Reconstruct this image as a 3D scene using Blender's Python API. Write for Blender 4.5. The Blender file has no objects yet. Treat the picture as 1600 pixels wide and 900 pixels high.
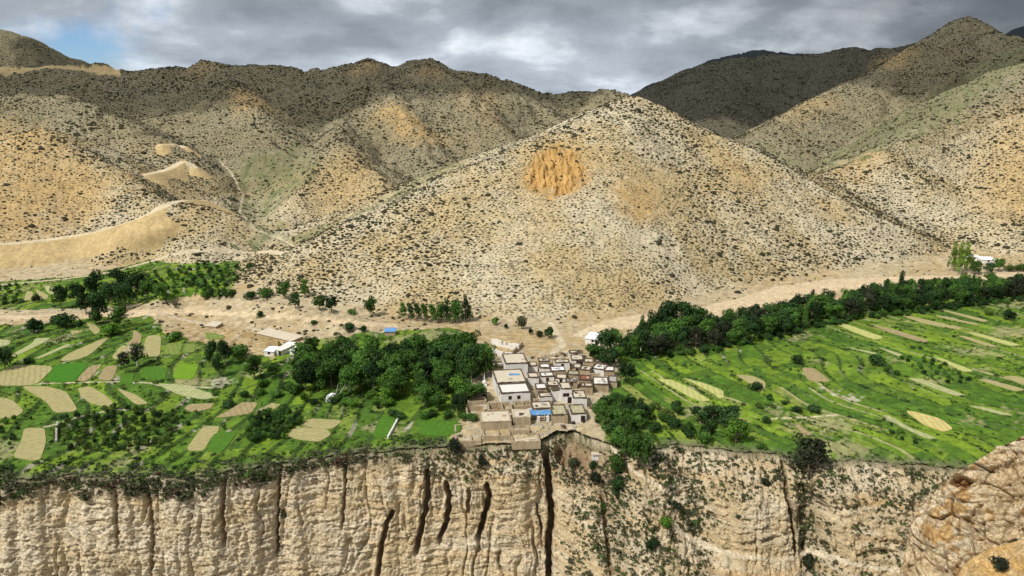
import bpy, bmesh, math, random
import numpy as np
from mathutils import Vector, Matrix
R = math.radians
scene = bpy.context.scene
COL = scene.collection
rng = np.random.default_rng(7)
random.seed(7)

# ------------------------------------------------------------ camera, sky, sun, exposure
F = 1256.0                      # focal length in pixels of the 1600 px wide photograph
PITCH = math.atan(320 / F)      # looking down from the opposite plateau
CAMZ = 110.0                    # height above the valley floor
cam_d = bpy.data.cameras.new('camera')
cam = bpy.data.objects.new('camera', cam_d)
COL.objects.link(cam)
cam.location = (0, 0, CAMZ)
cam.rotation_euler = (R(90) - PITCH, 0, 0)
cam_d.sensor_width = 36.0
cam_d.lens = 36.0 * F / 1600
cam_d.clip_start = 0.5
cam_d.clip_end = 20000
scene.camera = cam

SUN_AZ = math.atan2(-0.70, -0.71)   # direction towards the sun (x, y): behind the camera, to its left
SUN_EL = R(50)
sun_dir = Vector((math.cos(SUN_EL) * math.cos(SUN_AZ), math.cos(SUN_EL) * math.sin(SUN_AZ), math.sin(SUN_EL)))
sd = bpy.data.lights.new('sun', 'SUN')
sun = bpy.data.objects.new('sun', sd)
COL.objects.link(sun)
sd.energy = 4.6
sd.angle = R(0.6)
sd.color = (1.0, 0.96, 0.89)
sun.rotation_euler = sun_dir.to_track_quat('Z', 'Y').to_euler()
sun.location = (0, 0, 400)

world = bpy.data.worlds.new('World')
scene.world = world
world.use_nodes = True
def N(nt, typ, loc=None, **kw):
    n = nt.nodes.new(typ)
    for k, v in kw.items():
        setattr(n, k, v)
    return n
def build_world():
    nt = world.node_tree
    nt.nodes.clear()
    L = nt.links.new
    out = N(nt, 'ShaderNodeOutputWorld')
    bg = N(nt, 'ShaderNodeBackground')
    bg.inputs['Strength'].default_value = 0.105
    sky = N(nt, 'ShaderNodeTexSky', sky_type='NISHITA')
    sky.sun_disc = False
    sky.sun_elevation = SUN_EL
    sky.sun_rotation = math.atan2(sun_dir.x, sun_dir.y)
    sky.altitude = 3500
    tc = N(nt, 'ShaderNodeTexCoord')
    # cloud deck: direction squeezed so the layers flatten towards the horizon
    sep = N(nt, 'ShaderNodeSeparateXYZ')
    L(tc.outputs['Generated'], sep.inputs[0])
    zz = N(nt, 'ShaderNodeMath', operation='ADD'); zz.inputs[1].default_value = 0.36
    L(sep.outputs['Z'], zz.inputs[0])
    zc = N(nt, 'ShaderNodeMath', operation='MAXIMUM'); zc.inputs[1].default_value = 0.05
    L(zz.outputs[0], zc.inputs[0])
    dx = N(nt, 'ShaderNodeMath', operation='DIVIDE'); dy = N(nt, 'ShaderNodeMath', operation='DIVIDE')
    L(sep.outputs['X'], dx.inputs[0]); L(zc.outputs[0], dx.inputs[1])
    L(sep.outputs['Y'], dy.inputs[0]); L(zc.outputs[0], dy.inputs[1])
    cmb = N(nt, 'ShaderNodeCombineXYZ')
    L(dx.outputs[0], cmb.inputs[0]); L(dy.outputs[0], cmb.inputs[1])
    n1 = N(nt, 'ShaderNodeTexNoise'); n1.inputs['Scale'].default_value = 1.9
    n1.inputs['Detail'].default_value = 7; n1.inputs['Roughness'].default_value = 0.55
    n1.inputs['Distortion'].default_value = 0.15
    L(cmb.outputs[0], n1.inputs['Vector'])
    ramp = N(nt, 'ShaderNodeValToRGB')
    cr = ramp.color_ramp
    cr.elements[0].position = 0.38; cr.elements[0].color = (2.6, 2.95, 3.4, 1)
    cr.elements[1].position = 0.66; cr.elements[1].color = (9.0, 9.4, 9.9, 1)
    e = cr.elements.new(0.50); e.color = (3.9, 4.35, 4.9, 1)
    e = cr.elements.new(0.58); e.color = (6.4, 6.9, 7.5, 1)
    L(n1.outputs['Fac'], ramp.inputs['Fac'])
    # brighter cloud low over the hills in the middle and left, darker overhead and to the right
    n3 = N(nt, 'ShaderNodeTexNoise'); n3.inputs['Scale'].default_value = 0.35; n3.inputs['Detail'].default_value = 2
    L(cmb.outputs[0], n3.inputs['Vector'])
    g = N(nt, 'ShaderNodeMapRange'); g.inputs['From Min'].default_value = 0.0; g.inputs['From Max'].default_value = 0.10
    g.inputs['To Min'].default_value = 1.5; g.inputs['To Max'].default_value = 0.95
    L(sep.outputs['Z'], g.inputs['Value'])
    gx = N(nt, 'ShaderNodeMapRange'); gx.inputs['From Min'].default_value = 0.12; gx.inputs['From Max'].default_value = 0.42
    gx.inputs['To Min'].default_value = 1.0; gx.inputs['To Max'].default_value = 0.52
    L(sep.outputs['X'], gx.inputs['Value'])
    gm = N(nt, 'ShaderNodeMath', operation='MULTIPLY')
    L(g.outputs[0], gm.inputs[0]); L(gx.outputs[0], gm.inputs[1])
    vm = N(nt, 'ShaderNodeVectorMath', operation='SCALE')
    L(ramp.outputs['Color'], vm.inputs[0]); L(gm.outputs[0], vm.inputs['Scale'])
    # gap in the deck where blue shows, upper left
    d0 = Vector((-0.475, 0.88, 0.035)).normalized()
    dist = N(nt, 'ShaderNodeVectorMath', operation='DISTANCE'); dist.inputs[1].default_value = d0
    # elongate the gap
    sc_ = N(nt, 'ShaderNodeVectorMath', operation='MULTIPLY'); sc_.inputs[1].default_value = (1, 1, 2.6)
    L(tc.outputs['Generated'], sc_.inputs[0]); L(sc_.outputs[0], dist.inputs[0])
    dist.inputs[1].default_value = (d0.x, d0.y, d0.z * 2.6)
    n2 = N(nt, 'ShaderNodeTexNoise'); n2.inputs['Scale'].default_value = 9; n2.inputs['Detail'].default_value = 5
    L(tc.outputs['Generated'], n2.inputs['Vector'])
    ad = N(nt, 'ShaderNodeMath', operation='MULTIPLY_ADD'); ad.inputs[1].default_value = 0.45
    L(n2.outputs['Fac'], ad.inputs[0]); L(dist.outputs['Value'], ad.inputs[2])
    mr = N(nt, 'ShaderNodeMapRange'); mr.interpolation_type = 'SMOOTHSTEP'
    mr.inputs['From Min'].default_value = 0.25; mr.inputs['From Max'].default_value = 0.36
    mr.inputs['To Min'].default_value = 1.0; mr.inputs['To Max'].default_value = 0.0
    L(ad.outputs[0], mr.inputs['Value'])
    bl = N(nt, 'ShaderNodeVectorMath', operation='SCALE'); bl.inputs['Scale'].default_value = 1.0
    bl.operation = 'MULTIPLY'; bl.inputs[1].default_value = (.62, .80, 1.05)
    L(sky.outputs[0], bl.inputs[0])
    mix = N(nt, 'ShaderNodeMix', data_type='RGBA')
    L(mr.outputs[0], mix.inputs['Factor']); L(vm.outputs[0], mix.inputs['A']); L(bl.outputs[0], mix.inputs['B'])
    L(mix.outputs['Result'], bg.inputs['Color'])
    L(bg.outputs[0], out.inputs[0])
build_world()
vs = scene.view_settings
vs.view_transform = 'Standard'
vs.look = 'None'
vs.gamma = 1
vs.use_curve_mapping = False
vs.exposure = -0.12
scene.cycles.max_bounces = 4
scene.cycles.diffuse_bounces = 2
scene.cycles.transparent_max_bounces = 8
scene.cycles.use_adaptive_sampling = True

# ------------------------------------------------------------ noise
def _h(ix, iy, seed):
    with np.errstate(over='ignore'):
        h = (ix.astype(np.uint32) * np.uint32(374761393) + iy.astype(np.uint32) * np.uint32(668265263)
             + np.uint32((seed * 2246822519) & 0xffffffff))
        h = (h ^ (h >> np.uint32(13))) * np.uint32(1274126177)
        h = h ^ (h >> np.uint32(16))
    return h
def hash01(ix, iy, seed=0):
    return _h(np.asarray(ix).astype(np.int64), np.asarray(iy).astype(np.int64), seed).astype(np.float64) / 4294967295.0
def noise(x, y, seed=0):
    x = np.asarray(x, float); y = np.asarray(y, float)
    x0 = np.floor(x); y0 = np.floor(y)
    fx = x - x0; fy = y - y0
    u = fx * fx * fx * (fx * (fx * 6 - 15) + 10); v = fy * fy * fy * (fy * (fy * 6 - 15) + 10)
    ix = x0.astype(np.int64); iy = y0.astype(np.int64)
    def g(a, b):
        ang = _h(ix + a, iy + b, seed).astype(np.float64) * (2 * np.pi / 4294967296.0)
        return np.cos(ang) * (fx - a) + np.sin(ang) * (fy - b)
    n00 = g(0, 0); n10 = g(1, 0); n01 = g(0, 1); n11 = g(1, 1)
    return 1.5 * ((n00 * (1 - u) + n10 * u) * (1 - v) + (n01 * (1 - u) + n11 * u) * v)
def fbm(x, y, oct=4, seed=0, gain=0.5):
    s = 0; a = 1.0; f = 1.0
    for i in range(oct):
        s = s + a * noise(x * f, y * f, seed + i * 17)
        a *= gain; f *= 2.03
    return s
def sstep(a, b, x):
    t = np.clip((x - a) / (b - a), 0, 1)
    return t * t * (3 - 2 * t)

def worley(x, y, seed=0):
    """distance to the nearest cell point, gap to the second nearest, hash of the cell"""
    x = np.asarray(x, float); y = np.asarray(y, float)
    ix = np.floor(x).astype(np.int64); iy = np.floor(y).astype(np.int64)
    f1 = np.full(x.shape, 9.); f2 = np.full(x.shape, 9.); hh = np.zeros(x.shape)
    for a in (-1, 0, 1):
        for b in (-1, 0, 1):
            cx = ix + a + hash01(ix + a, iy + b, seed); cy = iy + b + hash01(ix + a, iy + b, seed + 1)
            d = np.hypot(x - cx, y - cy)
            nearer = d < f1
            f2 = np.where(nearer, f1, np.minimum(f2, d)); hh = np.where(nearer, hash01(ix + a, iy + b, seed + 2), hh); f1 = np.where(nearer, d, f1)
    return f1, f2 - f1, hh

# ------------------------------------------------------------ from the photograph's pixels to places
cp, sp = math.cos(PITCH), math.sin(PITCH)
def ray(px, py):
    u = (np.asarray(px, float) - 800) / F
    v = (450 - np.asarray(py, float)) / F
    return u, cp + v * sp, -sp + v * cp          # x, y, z per unit of optical depth
def pt(px, py, d):
    """the place on the ray of pixel (px, py) at horizontal distance d ahead (world y = d)"""
    x, y, z = ray(px, py)
    t = d / y
    return np.array([x * t, d, CAMZ + z * t])
def ptz(px, py, z=0.0):
    x, y, zz = ray(px, py)
    t = (z - CAMZ) / zz
    return x * t, y * t
def project(x, y, z):
    dz = z - CAMZ
    dep = y * cp - dz * sp
    return 800 + F * x / dep, 450 - F * (y * sp + dz * cp) / dep, dep

# ------------------------------------------------------------ canyon rim line (world y of the rim for every x)
rim_px = [(-260, 762), (-100, 756), (0, 748), (60, 742), (110, 738), (170, 742), (230, 738), (290, 740), (350, 732), (400, 724), (470, 714),
          (540, 704), (600, 700), (660, 696), (700, 692), (760, 690), (830, 688), (848, 684), (870, 674), (900, 672), (930, 682),
          (960, 694), (1000, 700), (1060, 690), (1110, 694), (1160, 700), (1210, 704), (1262, 716), (1320, 712), (1380, 716),
          (1440, 722), (1500, 728), (1600, 722), (1720, 716), (1900, 720)]
_rx, _ry = [], []
for a, b in rim_px:
    x, y = ptz(a, b); _rx.append(float(x)); _ry.append(float(y))
_o = np.argsort(_rx); _rx = np.array(_rx)[_o]; _ry = np.array(_ry)[_o]
def rim(x):
    return np.interp(x, _rx, _ry) + 1.3 * noise(x / 9.0, x * 0 + .5, 91) + 0.8 * noise(x / 3.1, x * 0 + .5, 92)

# ------------------------------------------------------------ the hills
def seg_dist(x, y, P):
    """distance to a 3-D polyline seen in plan, and the crest height of the nearest point"""
    best = np.full(x.shape, 1e9); zz = np.zeros(x.shape)
    for a, b in zip(P[:-1], P[1:]):
        dx, dy = b[0] - a[0], b[1] - a[1]
        l2 = dx * dx + dy * dy + 1e-9
        t = np.clip(((x - a[0]) * dx + (y - a[1]) * dy) / l2, 0, 1)
        d = np.hypot(x - (a[0] + t * dx), y - (a[1] + t * dy))
        z = a[2] + t * (b[2] - a[2])
        m = d < best
        best = np.where(m, d, best); zz = np.where(m, z, zz)
    return best, zz
# each ridge: region, side slope, rounding of the crest, points (px, py, distance)
RIDGES = [
    # --- left, region 1
    ('L', .50, 14, [(-260, 205, 640), (-60, 214, 640), (62, 202, 630)]),
    ('L', .62, 10, [(62, 202, 630), (170, 262, 585), (250, 316, 545), (318, 322, 520)]),
    ('L', .52, 16, [(-300, 120, 830), (0, 142, 800), (95, 148, 780), (200, 190, 745), (262, 226, 715), (300, 262, 690), (322, 300, 660), (345, 345, 610)]),
    ('L', .55, 14, [(-400, 90, 1010), (-60, 106, 1000), (100, 110, 985), (190, 109, 975), (255, 103, 970), (315, 97, 965), (345, 102, 965), (400, 102, 970), (480, 109, 985), (530, 104, 985),
                    (575, 96, 975), (612, 106, 985), (640, 100, 975), (673, 93, 960), (700, 107, 960), (745, 112, 965), (790, 122, 975), (845, 141, 1000), (900, 139, 1010), (955, 137, 1000), (985, 148, 990), (1030, 175, 990), (1100, 230, 980)]),
    ('L', .55, 16, [(-300, 30, 1500), (-100, 40, 1480), (12, 46, 1450), (60, 66, 1440), (110, 88, 1440), (180, 107, 1430), (320, 125, 1430)]),
    ('L', .60, 9, [(315, 98, 965), (350, 118, 900), (386, 142, 850), (420, 190, 800)]),
    ('L', .60, 9, [(575, 97, 975), (600, 125, 900), (618, 154, 850), (650, 205, 800), (690, 240, 770)]),
    ('L', .60, 9, [(673, 94, 960), (710, 125, 900), (745, 160, 860), (800, 215, 800)]),
    ('L', .62, 9, [(575, 97, 975), (560, 150, 890), (535, 200, 800), (530, 223, 725), (565, 258, 690), (610, 292, 655), (650, 320, 630)]),
    ('L', .62, 9, [(530, 223, 725), (500, 262, 690), (470, 300, 655), (448, 338, 625)]),
    ('L', .60, 10, [(845, 142, 1000), (860, 180, 900), (880, 230, 820)]),
    ('L', .60, 10, [(190, 110, 975), (235, 150, 900), (300, 200, 840), (350, 240, 800)]),
    ('L', .60, 8, [(480, 110, 985), (500, 140, 920), (480, 175, 860)]),
    # --- right, region 2
    ('R', .55, 12, [(1900, 40, 1000), (1700, 60, 980), (1602, 62, 1010), (1560, 46, 1080), (1515, 25, 1130), (1478, 42, 1110), (1430, 72, 1080), (1402, 90, 1060), (1370, 112, 1030), (1330, 132, 990), (1280, 150, 950), (1235, 178, 900), (1190, 207, 850), (1165, 235, 820)]),
    ('R', .50, 12, [(2200, 30, 760), (1900, 40, 780), (1700, 62, 800), (1600, 92, 795), (1530, 132, 765), (1450, 190, 720), (1370, 232, 680), (1290, 264, 645), (1250, 290, 630)]),
    ('R', .55, 8, [(1440, 200, 700), (1392, 235, 650), (1366, 236, 640), (1330, 256, 628), (1292, 272, 618)]),
    ('R', .50, 18, [(1900, 40, 780), (1750, 110, 690), (1640, 170, 640), (1600, 250, 600), (1560, 330, 560)]),
    ('D', .50, 18, [(985, 152, 1500), (1040, 128, 1430), (1090, 108, 1380), (1130, 92, 1350), (1180, 86, 1330), (1250, 84, 1330), (1330, 78, 1330), (1420, 68, 1340), (1500, 66, 1400), (1800, 60, 1450)]),
    ('D', .45, 30, [(1130, 92, 1350), (1110, 130, 1200), (1120, 180, 1050)]),
    ('F', .55, 20, [(900, 170, 2700), (985, 147, 2650), (1040, 122, 2600), (1110, 92, 2600), (1180, 75, 2600), (1300, 88, 2600)]),
    ('F', .50, 20, [(1480, 78, 2300), (1540, 62, 2300), (1575, 52, 2300), (1610, 34, 2300), (1750, 20, 2300)]),
]
RID = [(reg, s, rr, np.array([pt(*p) for p in P])) for reg, s, rr, P in RIDGES]
# the pyramid hill behind the village: apex and the foot all the way round
APEX = pt(990, 153, 588)
foot_px = [(352, 447), (430, 462), (500, 476), (600, 486), (700, 496), (780, 502), (870, 505), (960, 496), (1060, 474), (1180, 446), (1300, 428), (1400, 416), (1500, 400)]
foot = [np.array([*map(float, ptz(a, b))]) for a, b in foot_px]
foot += [np.array([330., 610.]), np.array([250., 720.]), np.array([60., 760.]), np.array([-100., 690.]), np.array([-190., 540.])]
foot = np.array(foot)
_an = np.arctan2(foot[:, 1] - APEX[1], foot[:, 0] - APEX[0])
_an = np.mod(_an - _an[0] + 1e-9, 2 * np.pi)
def star(x, y):
    dx = x - APEX[0]; dy = y - APEX[1]
    r = np.hypot(dx, dy)
    th = np.arctan2(dy, dx)
    a0 = math.atan2(foot[0, 1] - APEX[1], foot[0, 0] - APEX[0])
    ca, sa = np.cos(th), np.sin(th)
    Rr = np.full(r.shape, 1e9)
    n = len(foot)
    for i in range(n):
        a = foot[i] - APEX[:2]; b = foot[(i + 1) % n] - APEX[:2]
        e = b - a
        den = ca * e[1] - sa * e[0]
        den = np.where(np.abs(den) < 1e-9, 1e-9, den)
        t = (a[0] * e[1] - a[1] * e[0]) / den
        s = (a[0] * sa - a[1] * ca) / den
        ok = (t > 0) & (s >= -1e-6) & (s <= 1 + 1e-6)
        Rr = np.where(ok & (t < Rr), t, Rr)
    q = r / Rr
    # rounded top, straight flank, small flare at the foot, ribs and runnels down the flank
    rib = 1.6 * noise(th * 4, r / 200.0, 5) + 2.6 * noise(x / 70.0, y / 70.0, 6) + .9 * noise(th * 14, r / 160.0, 8) * sstep(.4, .9, q)
    prof = 1 - np.sqrt(q * q + 0.0018) + 0.04 * np.exp(-q * 6)
    zz = APEX[2] * 1.02 * prof
    return zz + rib * sstep(.06, .35, q) * sstep(1.15, .8, q)

BASIN = [*map(float, ptz(335, 420))]       # the flat side valley that holds the far orchard
bank_px = [(232, 480), (262, 468), (300, 462), (345, 470), (390, 484), (450, 492), (520, 498), (600, 508)]
BANK = np.array([[*map(float, ptz(a, b, 3.0)), 8.0] for a, b in bank_px]); BANK[0, 2] = 2.5; BANK[-1, 2] = 1.5

def terr_phi(x, y):
    warp = 20 * noise(x / 85.0, y / 85.0, 31) + 5 * noise(x / 28.0, y / 28.0, 32)
    right = sstep(-10, 40, x)
    return (x + (0.42 * right - 0.10 * (1 - right)) * (y - 300) + warp) / (8.5 - 1.7 * right)
def farm_mask(x, y):
    return inpoly_soft(x, y)
def H(x, y, detail=True, want=False):
    x = np.asarray(x, float); y = np.asarray(y, float)
    q = terr_phi(x, y)
    fq = q - np.floor(q)
    saw = np.where(fq < .82, fq / .82, (1 - fq) / .18) - .5
    tm = np.maximum(sstep(-42, -50, x), sstep(38, 46, x)) * sstep(400, 340, y + .0 * x)
    tm = np.where(x > 38, sstep(38, 46, x) * sstep(-30, -60, y - 340 - 0.33 * x), tm)
    bd, bz = seg_dist(x, y, BANK)
    tm = tm * sstep(12, 20, bd)
    z0 = 0.75 * saw * tm + 0.5 * noise(x / 40, y / 40, 3)
    # gentle rise of the valley floor away from the canyon
    z0 = z0 + sstep(430, 560, y) * 2.5
    z0 = z0 + bz * np.clip(1 - bd / (15.0 + 4 * noise(x / 9, y / 9, 33)), 0, 1) ** 1.1
    # village knoll
    z0 = z0 + 2.2 * np.exp(-(((x - 12) / 34) ** 2 + ((y - 285) / 55) ** 2))
    # the ground rolls over towards the rim
    e = y - rim(x)
    z0 = z0 - 1.2 * sstep(7, 0, e)
    k = 2.0
    zs = [z0]; ids = ['V']
    for reg, s, rr, P in RID:
        d, zc = seg_dist(x, y, P)
        zh = zc - s * (np.sqrt(d * d + rr * rr) - rr)
        if reg == 'L': zh = zh - 13 * sstep(1.2, .8, np.hypot((x - BASIN[0]) / 58, (y - BASIN[1]) / 46))
        zs.append(zh); ids.append(reg)
    zs.append(star(x, y)); ids.append('C')
    Z = np.array(zs)
    if want:
        arg = np.argmax(Z, axis=0)
        regs = np.array([{'V': 0, 'L': 1, 'R': 2, 'D': 3, 'F': 4, 'C': 5}[i] for i in ids])[arg]
    m = Z.max(axis=0)
    zz = m + k * np.log(np.exp((Z - m) / k).sum(axis=0)) 
    zz = zz - k * math.log(1.0)
    hill = sstep(.4, 3.0, zz - z0)
    if detail:
        w = sstep(600, 780, y)
        g = (4.5 * fbm(x / 95, y / 95, 4, 11) * w + 1.2 * fbm(x / 40, y / 40, 3, 13) + .35 * fbm(x / 7, y / 7, 2, 14))
        # gullies and rills
        wx_ = x + 14 * noise(x / 50, y / 50, 15)
        g = g - 4.0 * w * sstep(.20, .0, np.abs(noise(wx_ / 62, y / 95, 16))) - 1.3 * sstep(.14, .0, np.abs(noise(wx_ / 24, y / 46, 17))) * (.35 + .65 * w)
        zz = zz + g * hill
        zz = zz + .10 * noise(x / 2.2, y / 2.2, 21) * (1 - hill)
    if want:
        return zz, regs, hill, fq
    return zz

_tt = np.exp(np.linspace(math.log(190), math.log(3400), 620))
def at_many(pts):
    """first hit of each pixel's ray with the terrain -> (n, 3)"""
    pts = np.asarray(pts, float)
    rx, ry, rz = ray(pts[:, 0], pts[:, 1])
    s = _tt[None, :]
    X = rx[:, None] / ry[:, None] * s; Y = np.broadcast_to(s, X.shape); Zr = CAMZ + rz[:, None] / ry[:, None] * s
    below = Zr < H(X, Y, False)
    hit = below.any(axis=1)
    i = np.where(hit, below.argmax(axis=1), len(_tt) - 1); i = np.maximum(i, 1)
    lo = _tt[i - 1]; hi = _tt[i]
    kx = rx / ry; kz = rz / ry
    for _ in range(14):
        md = (lo + hi) / 2
        b = CAMZ + kz * md < H(kx * md, md, False)
        hi = np.where(b, md, hi); lo = np.where(b, lo, md)
    return np.stack([kx * hi, hi, CAMZ + kz * hi], axis=1)
def at(px, py):
    return at_many([(px, py)])[0]
def poly_w(pts):
    return at_many(pts)[:, :2]
def inpoly(x, y, P):
    c = np.zeros(np.shape(x), bool)
    n = len(P)
    j = n - 1
    for i in range(n):
        xi, yi = P[i]; xj, yj = P[j]
        if yi != yj:
            c ^= ((yi > y) != (yj > y)) & (x < (xj - xi) * (y - yi) / (yj - yi) + xi)
        j = i
    return c
def dense(pts, step=14):
    """points added along a pixel outline so that it follows the relief"""
    o = []
    n = len(pts)
    for i in range(n):
        a = pts[i]; b = pts[(i + 1) % n]
        m = max(1, int(math.hypot(b[0] - a[0], b[1] - a[1]) / step))
        for k in range(m):
            o.append((a[0] + (b[0] - a[0]) * k / m, a[1] + (b[1] - a[1]) * k / m))
    return o

# ------------------------------------------------------------ helpers for objects and materials
def tag(o, label=None, cat=None, group=None, kind=None):
    if label: o['label'] = label
    if cat: o['category'] = cat
    if group: o['group'] = group
    if kind: o['kind'] = kind
    return o
def mesh_np(name, V, Fc, mat=None, smooth=False, cols=None, parent=None):
    """V (n,3); Fc (m,3) or (m,4) index array, or a list of both kinds of array"""
    me = bpy.data.meshes.new(name)
    if not isinstance(Fc, list): Fc = [Fc]
    Fc = [f for f in Fc if len(f)]
    me.vertices.add(len(V)); me.vertices.foreach_set('co', np.ascontiguousarray(V, dtype=np.float32).ravel())
    nl = sum(f.size for f in Fc); nf = sum(len(f) for f in Fc)
    me.loops.add(nl); me.loops.foreach_set('vertex_index', np.concatenate([f.ravel() for f in Fc]).astype(np.int32))
    st = []; s0 = 0
    for f in Fc:
        st.append(s0 + np.arange(len(f)) * f.shape[1]); s0 += f.size
    me.polygons.add(nf); me.polygons.foreach_set('loop_start', np.concatenate(st).astype(np.int32))
    if smooth: me.polygons.foreach_set('use_smooth', np.ones(nf, bool))
    me.update(calc_edges=True)
    if cols is not None:
        for nm, c in cols.items():
            at_ = me.color_attributes.new(nm, 'FLOAT_COLOR', 'POINT')
            c4 = np.ones((len(V), 4), np.float32); c4[:, :c.shape[1]] = c
            at_.data.foreach_set('color', c4.ravel())
    if mat: me.materials.append(mat)
    o = bpy.data.objects.new(name, me)
    COL.objects.link(o)
    if parent: o.parent = parent
    return o
def new_mat(name):
    m = bpy.data.materials.new(name); m.use_nodes = True
    nt = m.node_tree; nt.nodes.clear()
    out = N(nt, 'ShaderNodeOutputMaterial'); b = N(nt, 'ShaderNodeBsdfPrincipled')
    b.inputs['Roughness'].default_value = 0.95
    b.inputs['Specular IOR Level'].default_value = 0.15
    nt.links.new(b.outputs[0], out.inputs[0])
    return m, nt, b
def vcol_mat(name, attr='col', scales=((1.2, .25), (6, .2)), bump=(2.0, .4), bdist=.3, rough=.95):
    """vertex colour multiplied by several noises, with bump"""
    m, nt, b = new_mat(name)
    L = nt.links.new
    b.inputs['Roughness'].default_value = rough
    a = N(nt, 'ShaderNodeAttribute'); a.attribute_name = attr
    g = N(nt, 'ShaderNodeNewGeometry')
    cur = a.outputs['Color']
    for sc, am in scales:
        n = N(nt, 'ShaderNodeTexNoise'); n.inputs['Scale'].default_value = 1 / sc; n.inputs['Detail'].default_value = 4
        n.inputs['Roughness'].default_value = .65
        L(g.outputs['Position'], n.inputs['Vector'])
        r = N(nt, 'ShaderNodeMapRange'); r.inputs['From Min'].default_value = .3; r.inputs['From Max'].default_value = .7
        r.inputs['To Min'].default_value = 1 - am; r.inputs['To Max'].default_value = 1 + am
        L(n.outputs['Fac'], r.inputs['Value'])
        s = N(nt, 'ShaderNodeVectorMath', operation='SCALE'); L(cur, s.inputs[0]); L(r.outputs[0], s.inputs['Scale'])
        cur = s.outputs[0]
    L(cur, b.inputs['Base Color'])
    if bump:
        n = N(nt, 'ShaderNodeTexNoise'); n.inputs['Scale'].default_value = 1 / bump[0]; n.inputs['Detail'].default_value = 5
        n.inputs['Roughness'].default_value = .7
        L(g.outputs['Position'], n.inputs['Vector'])
        bp = N(nt, 'ShaderNodeBump'); bp.inputs['Strength'].default_value = bump[1]; bp.inputs['Distance'].default_value = bdist
        L(n.outputs['Fac'], bp.inputs['Height']); L(bp.outputs[0], b.inputs['Normal'])
    return m, nt, b
# ------------------------------------------------------------ zones drawn on the ground (pixel outlines dropped onto the relief)
Z_GREEN = [poly_w(dense(p)) for p in [
    [(-200, 452), (0, 440), (120, 432), (200, 415), (270, 395), (330, 389), (445, 396), (430, 410), (372, 440), (356, 455), (290, 464), (230, 474), (120, 482), (-200, 490)],
    [(-260, 512), (0, 508), (100, 503), (190, 488), (232, 492), (262, 520), (330, 540), (380, 556), (430, 560), (440, 540), (560, 520), (700, 512), (755, 536), (775, 570), (742, 590),
     (732, 640), (712, 662), (706, 700), (706, 800), (-260, 800)],
    [(958, 548), (985, 532), (1060, 524), (1120, 520), (1200, 503), (1290, 482), (1360, 472), (1440, 464), (1520, 456), (1600, 450), (1900, 434), (1900, 780), (1480, 780), (1300, 780), (960, 780), (946, 700), (940, 664), (926, 640), (960, 604), (968, 572)],
]]
Z_ORANGE = [(poly_w(dense(p)), w) for p, w in [
    ([(-100, 215), (60, 200), (110, 222), (150, 290), (170, 350), (60, 372), (-100, 385)], .8),
    ([(350, 140), (386, 135), (425, 160), (440, 180), (400, 172)], .7),
    ([(575, 170), (618, 150), (660, 190), (700, 225), (640, 215), (590, 200)], .85),
    ([(530, 222), (580, 262), (630, 300), (560, 320), (500, 330), (470, 318), (500, 260)], .6),
    ([(816, 290), (830, 250), (870, 225), (905, 245), (922, 282), (905, 300), (870, 310)], 1.),
    ([(948, 285), (990, 278), (1030, 310), (1040, 345), (1000, 345), (960, 305)], 1.),
    ([(820, 300), (880, 305), (870, 360), (840, 380), (825, 340)], .5),
    ([(1290, 265), (1366, 233), (1390, 245), (1350, 275), (1310, 285)], .8),
    ([(1540, 200), (1640, 120), (1750, 140), (1750, 380), (1600, 370), (1500, 300)], .6),
    ([(1370, 100), (1400, 80), (1420, 95), (1400, 112)], .9),
    ([(1230, 170), (1290, 148), (1300, 165), (1220, 195)], .5),
    ([(1260, 300), (1300, 310), (1340, 350), (1300, 345)], .6),
    ([(1080, 210), (1130, 240), (1200, 300), (1150, 290)], .5),
    ([(280, 100), (320, 96), (350, 110), (300, 118)], .6),
    ([(540, 108), (580, 97), (600, 110), (560, 118)], .6),
    ([(640, 110), (680, 98), (700, 120), (660, 120)], .5),
    ([(730, 140), (750, 145), (800, 210), (770, 200)], .5),
]]
Z_GRASS = [poly_w(dense(p)) for p in [
    [(370, 250), (400, 240), (470, 225), (500, 240), (470, 290), (440, 330), (480, 380), (400, 385), (375, 330)],
    [(440, 390), (520, 355), (640, 300), (740, 250), (700, 255), (560, 330), (470, 360)],
    [(1180, 206), (1260, 262), (1300, 240), (1440, 150), (1600, 60), (1600, 110), (1440, 210), (1290, 268), (1230, 262)],
]]
Z_BARE = [poly_w(dense(p, 8)) for p in [
    [(-60, 103), (188, 105), (188, 112), (-60, 115)],
]]
CUTS = [([(-160, 394), (0, 388), (80, 380), (160, 368), (215, 350), (250, 330), (280, 317), (300, 314), (314, 318)], 4.2, .56),
        ([(228, 274), (250, 271), (268, 264), (281, 254), (284, 246), (293, 246), (303, 262)], 3.4, .74),
        ([(252, 228), (266, 227), (274, 222), (283, 226), (288, 232)], 3.0, .80),
        ([(910, 524), (945, 506), (1010, 498), (1090, 486), (1160, 470), (1220, 452), (1300, 441), (1400, 437), (1500, 434), (1640, 426)], 4.0, .7)]
Z_STONEY = [poly_w(dense(p)) for p in [
    [(1276, 606), (1300, 606), (1352, 620), (1345, 626), (1300, 618)],
    [(330, 592), (360, 585), (372, 600), (340, 606)],
]]
Z_ROAD = [poly_w(dense(p, 10)) for p in [
    [(915, 520), (940, 502), (990, 492), (1080, 482), (1150, 468), (1210, 448), (1300, 436), (1400, 432), (1500, 430), (1700, 418), (1700, 438), (1480, 440), (1380, 446), (1290, 458), (1200, 478), (1120, 498), (1060, 512), (960, 514)],
    [(-100, 494), (60, 492), (230, 484), (300, 482), (450, 492), (620, 506), (620, 512), (450, 498), (300, 490), (100, 498), (-100, 500)],
]]
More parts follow.
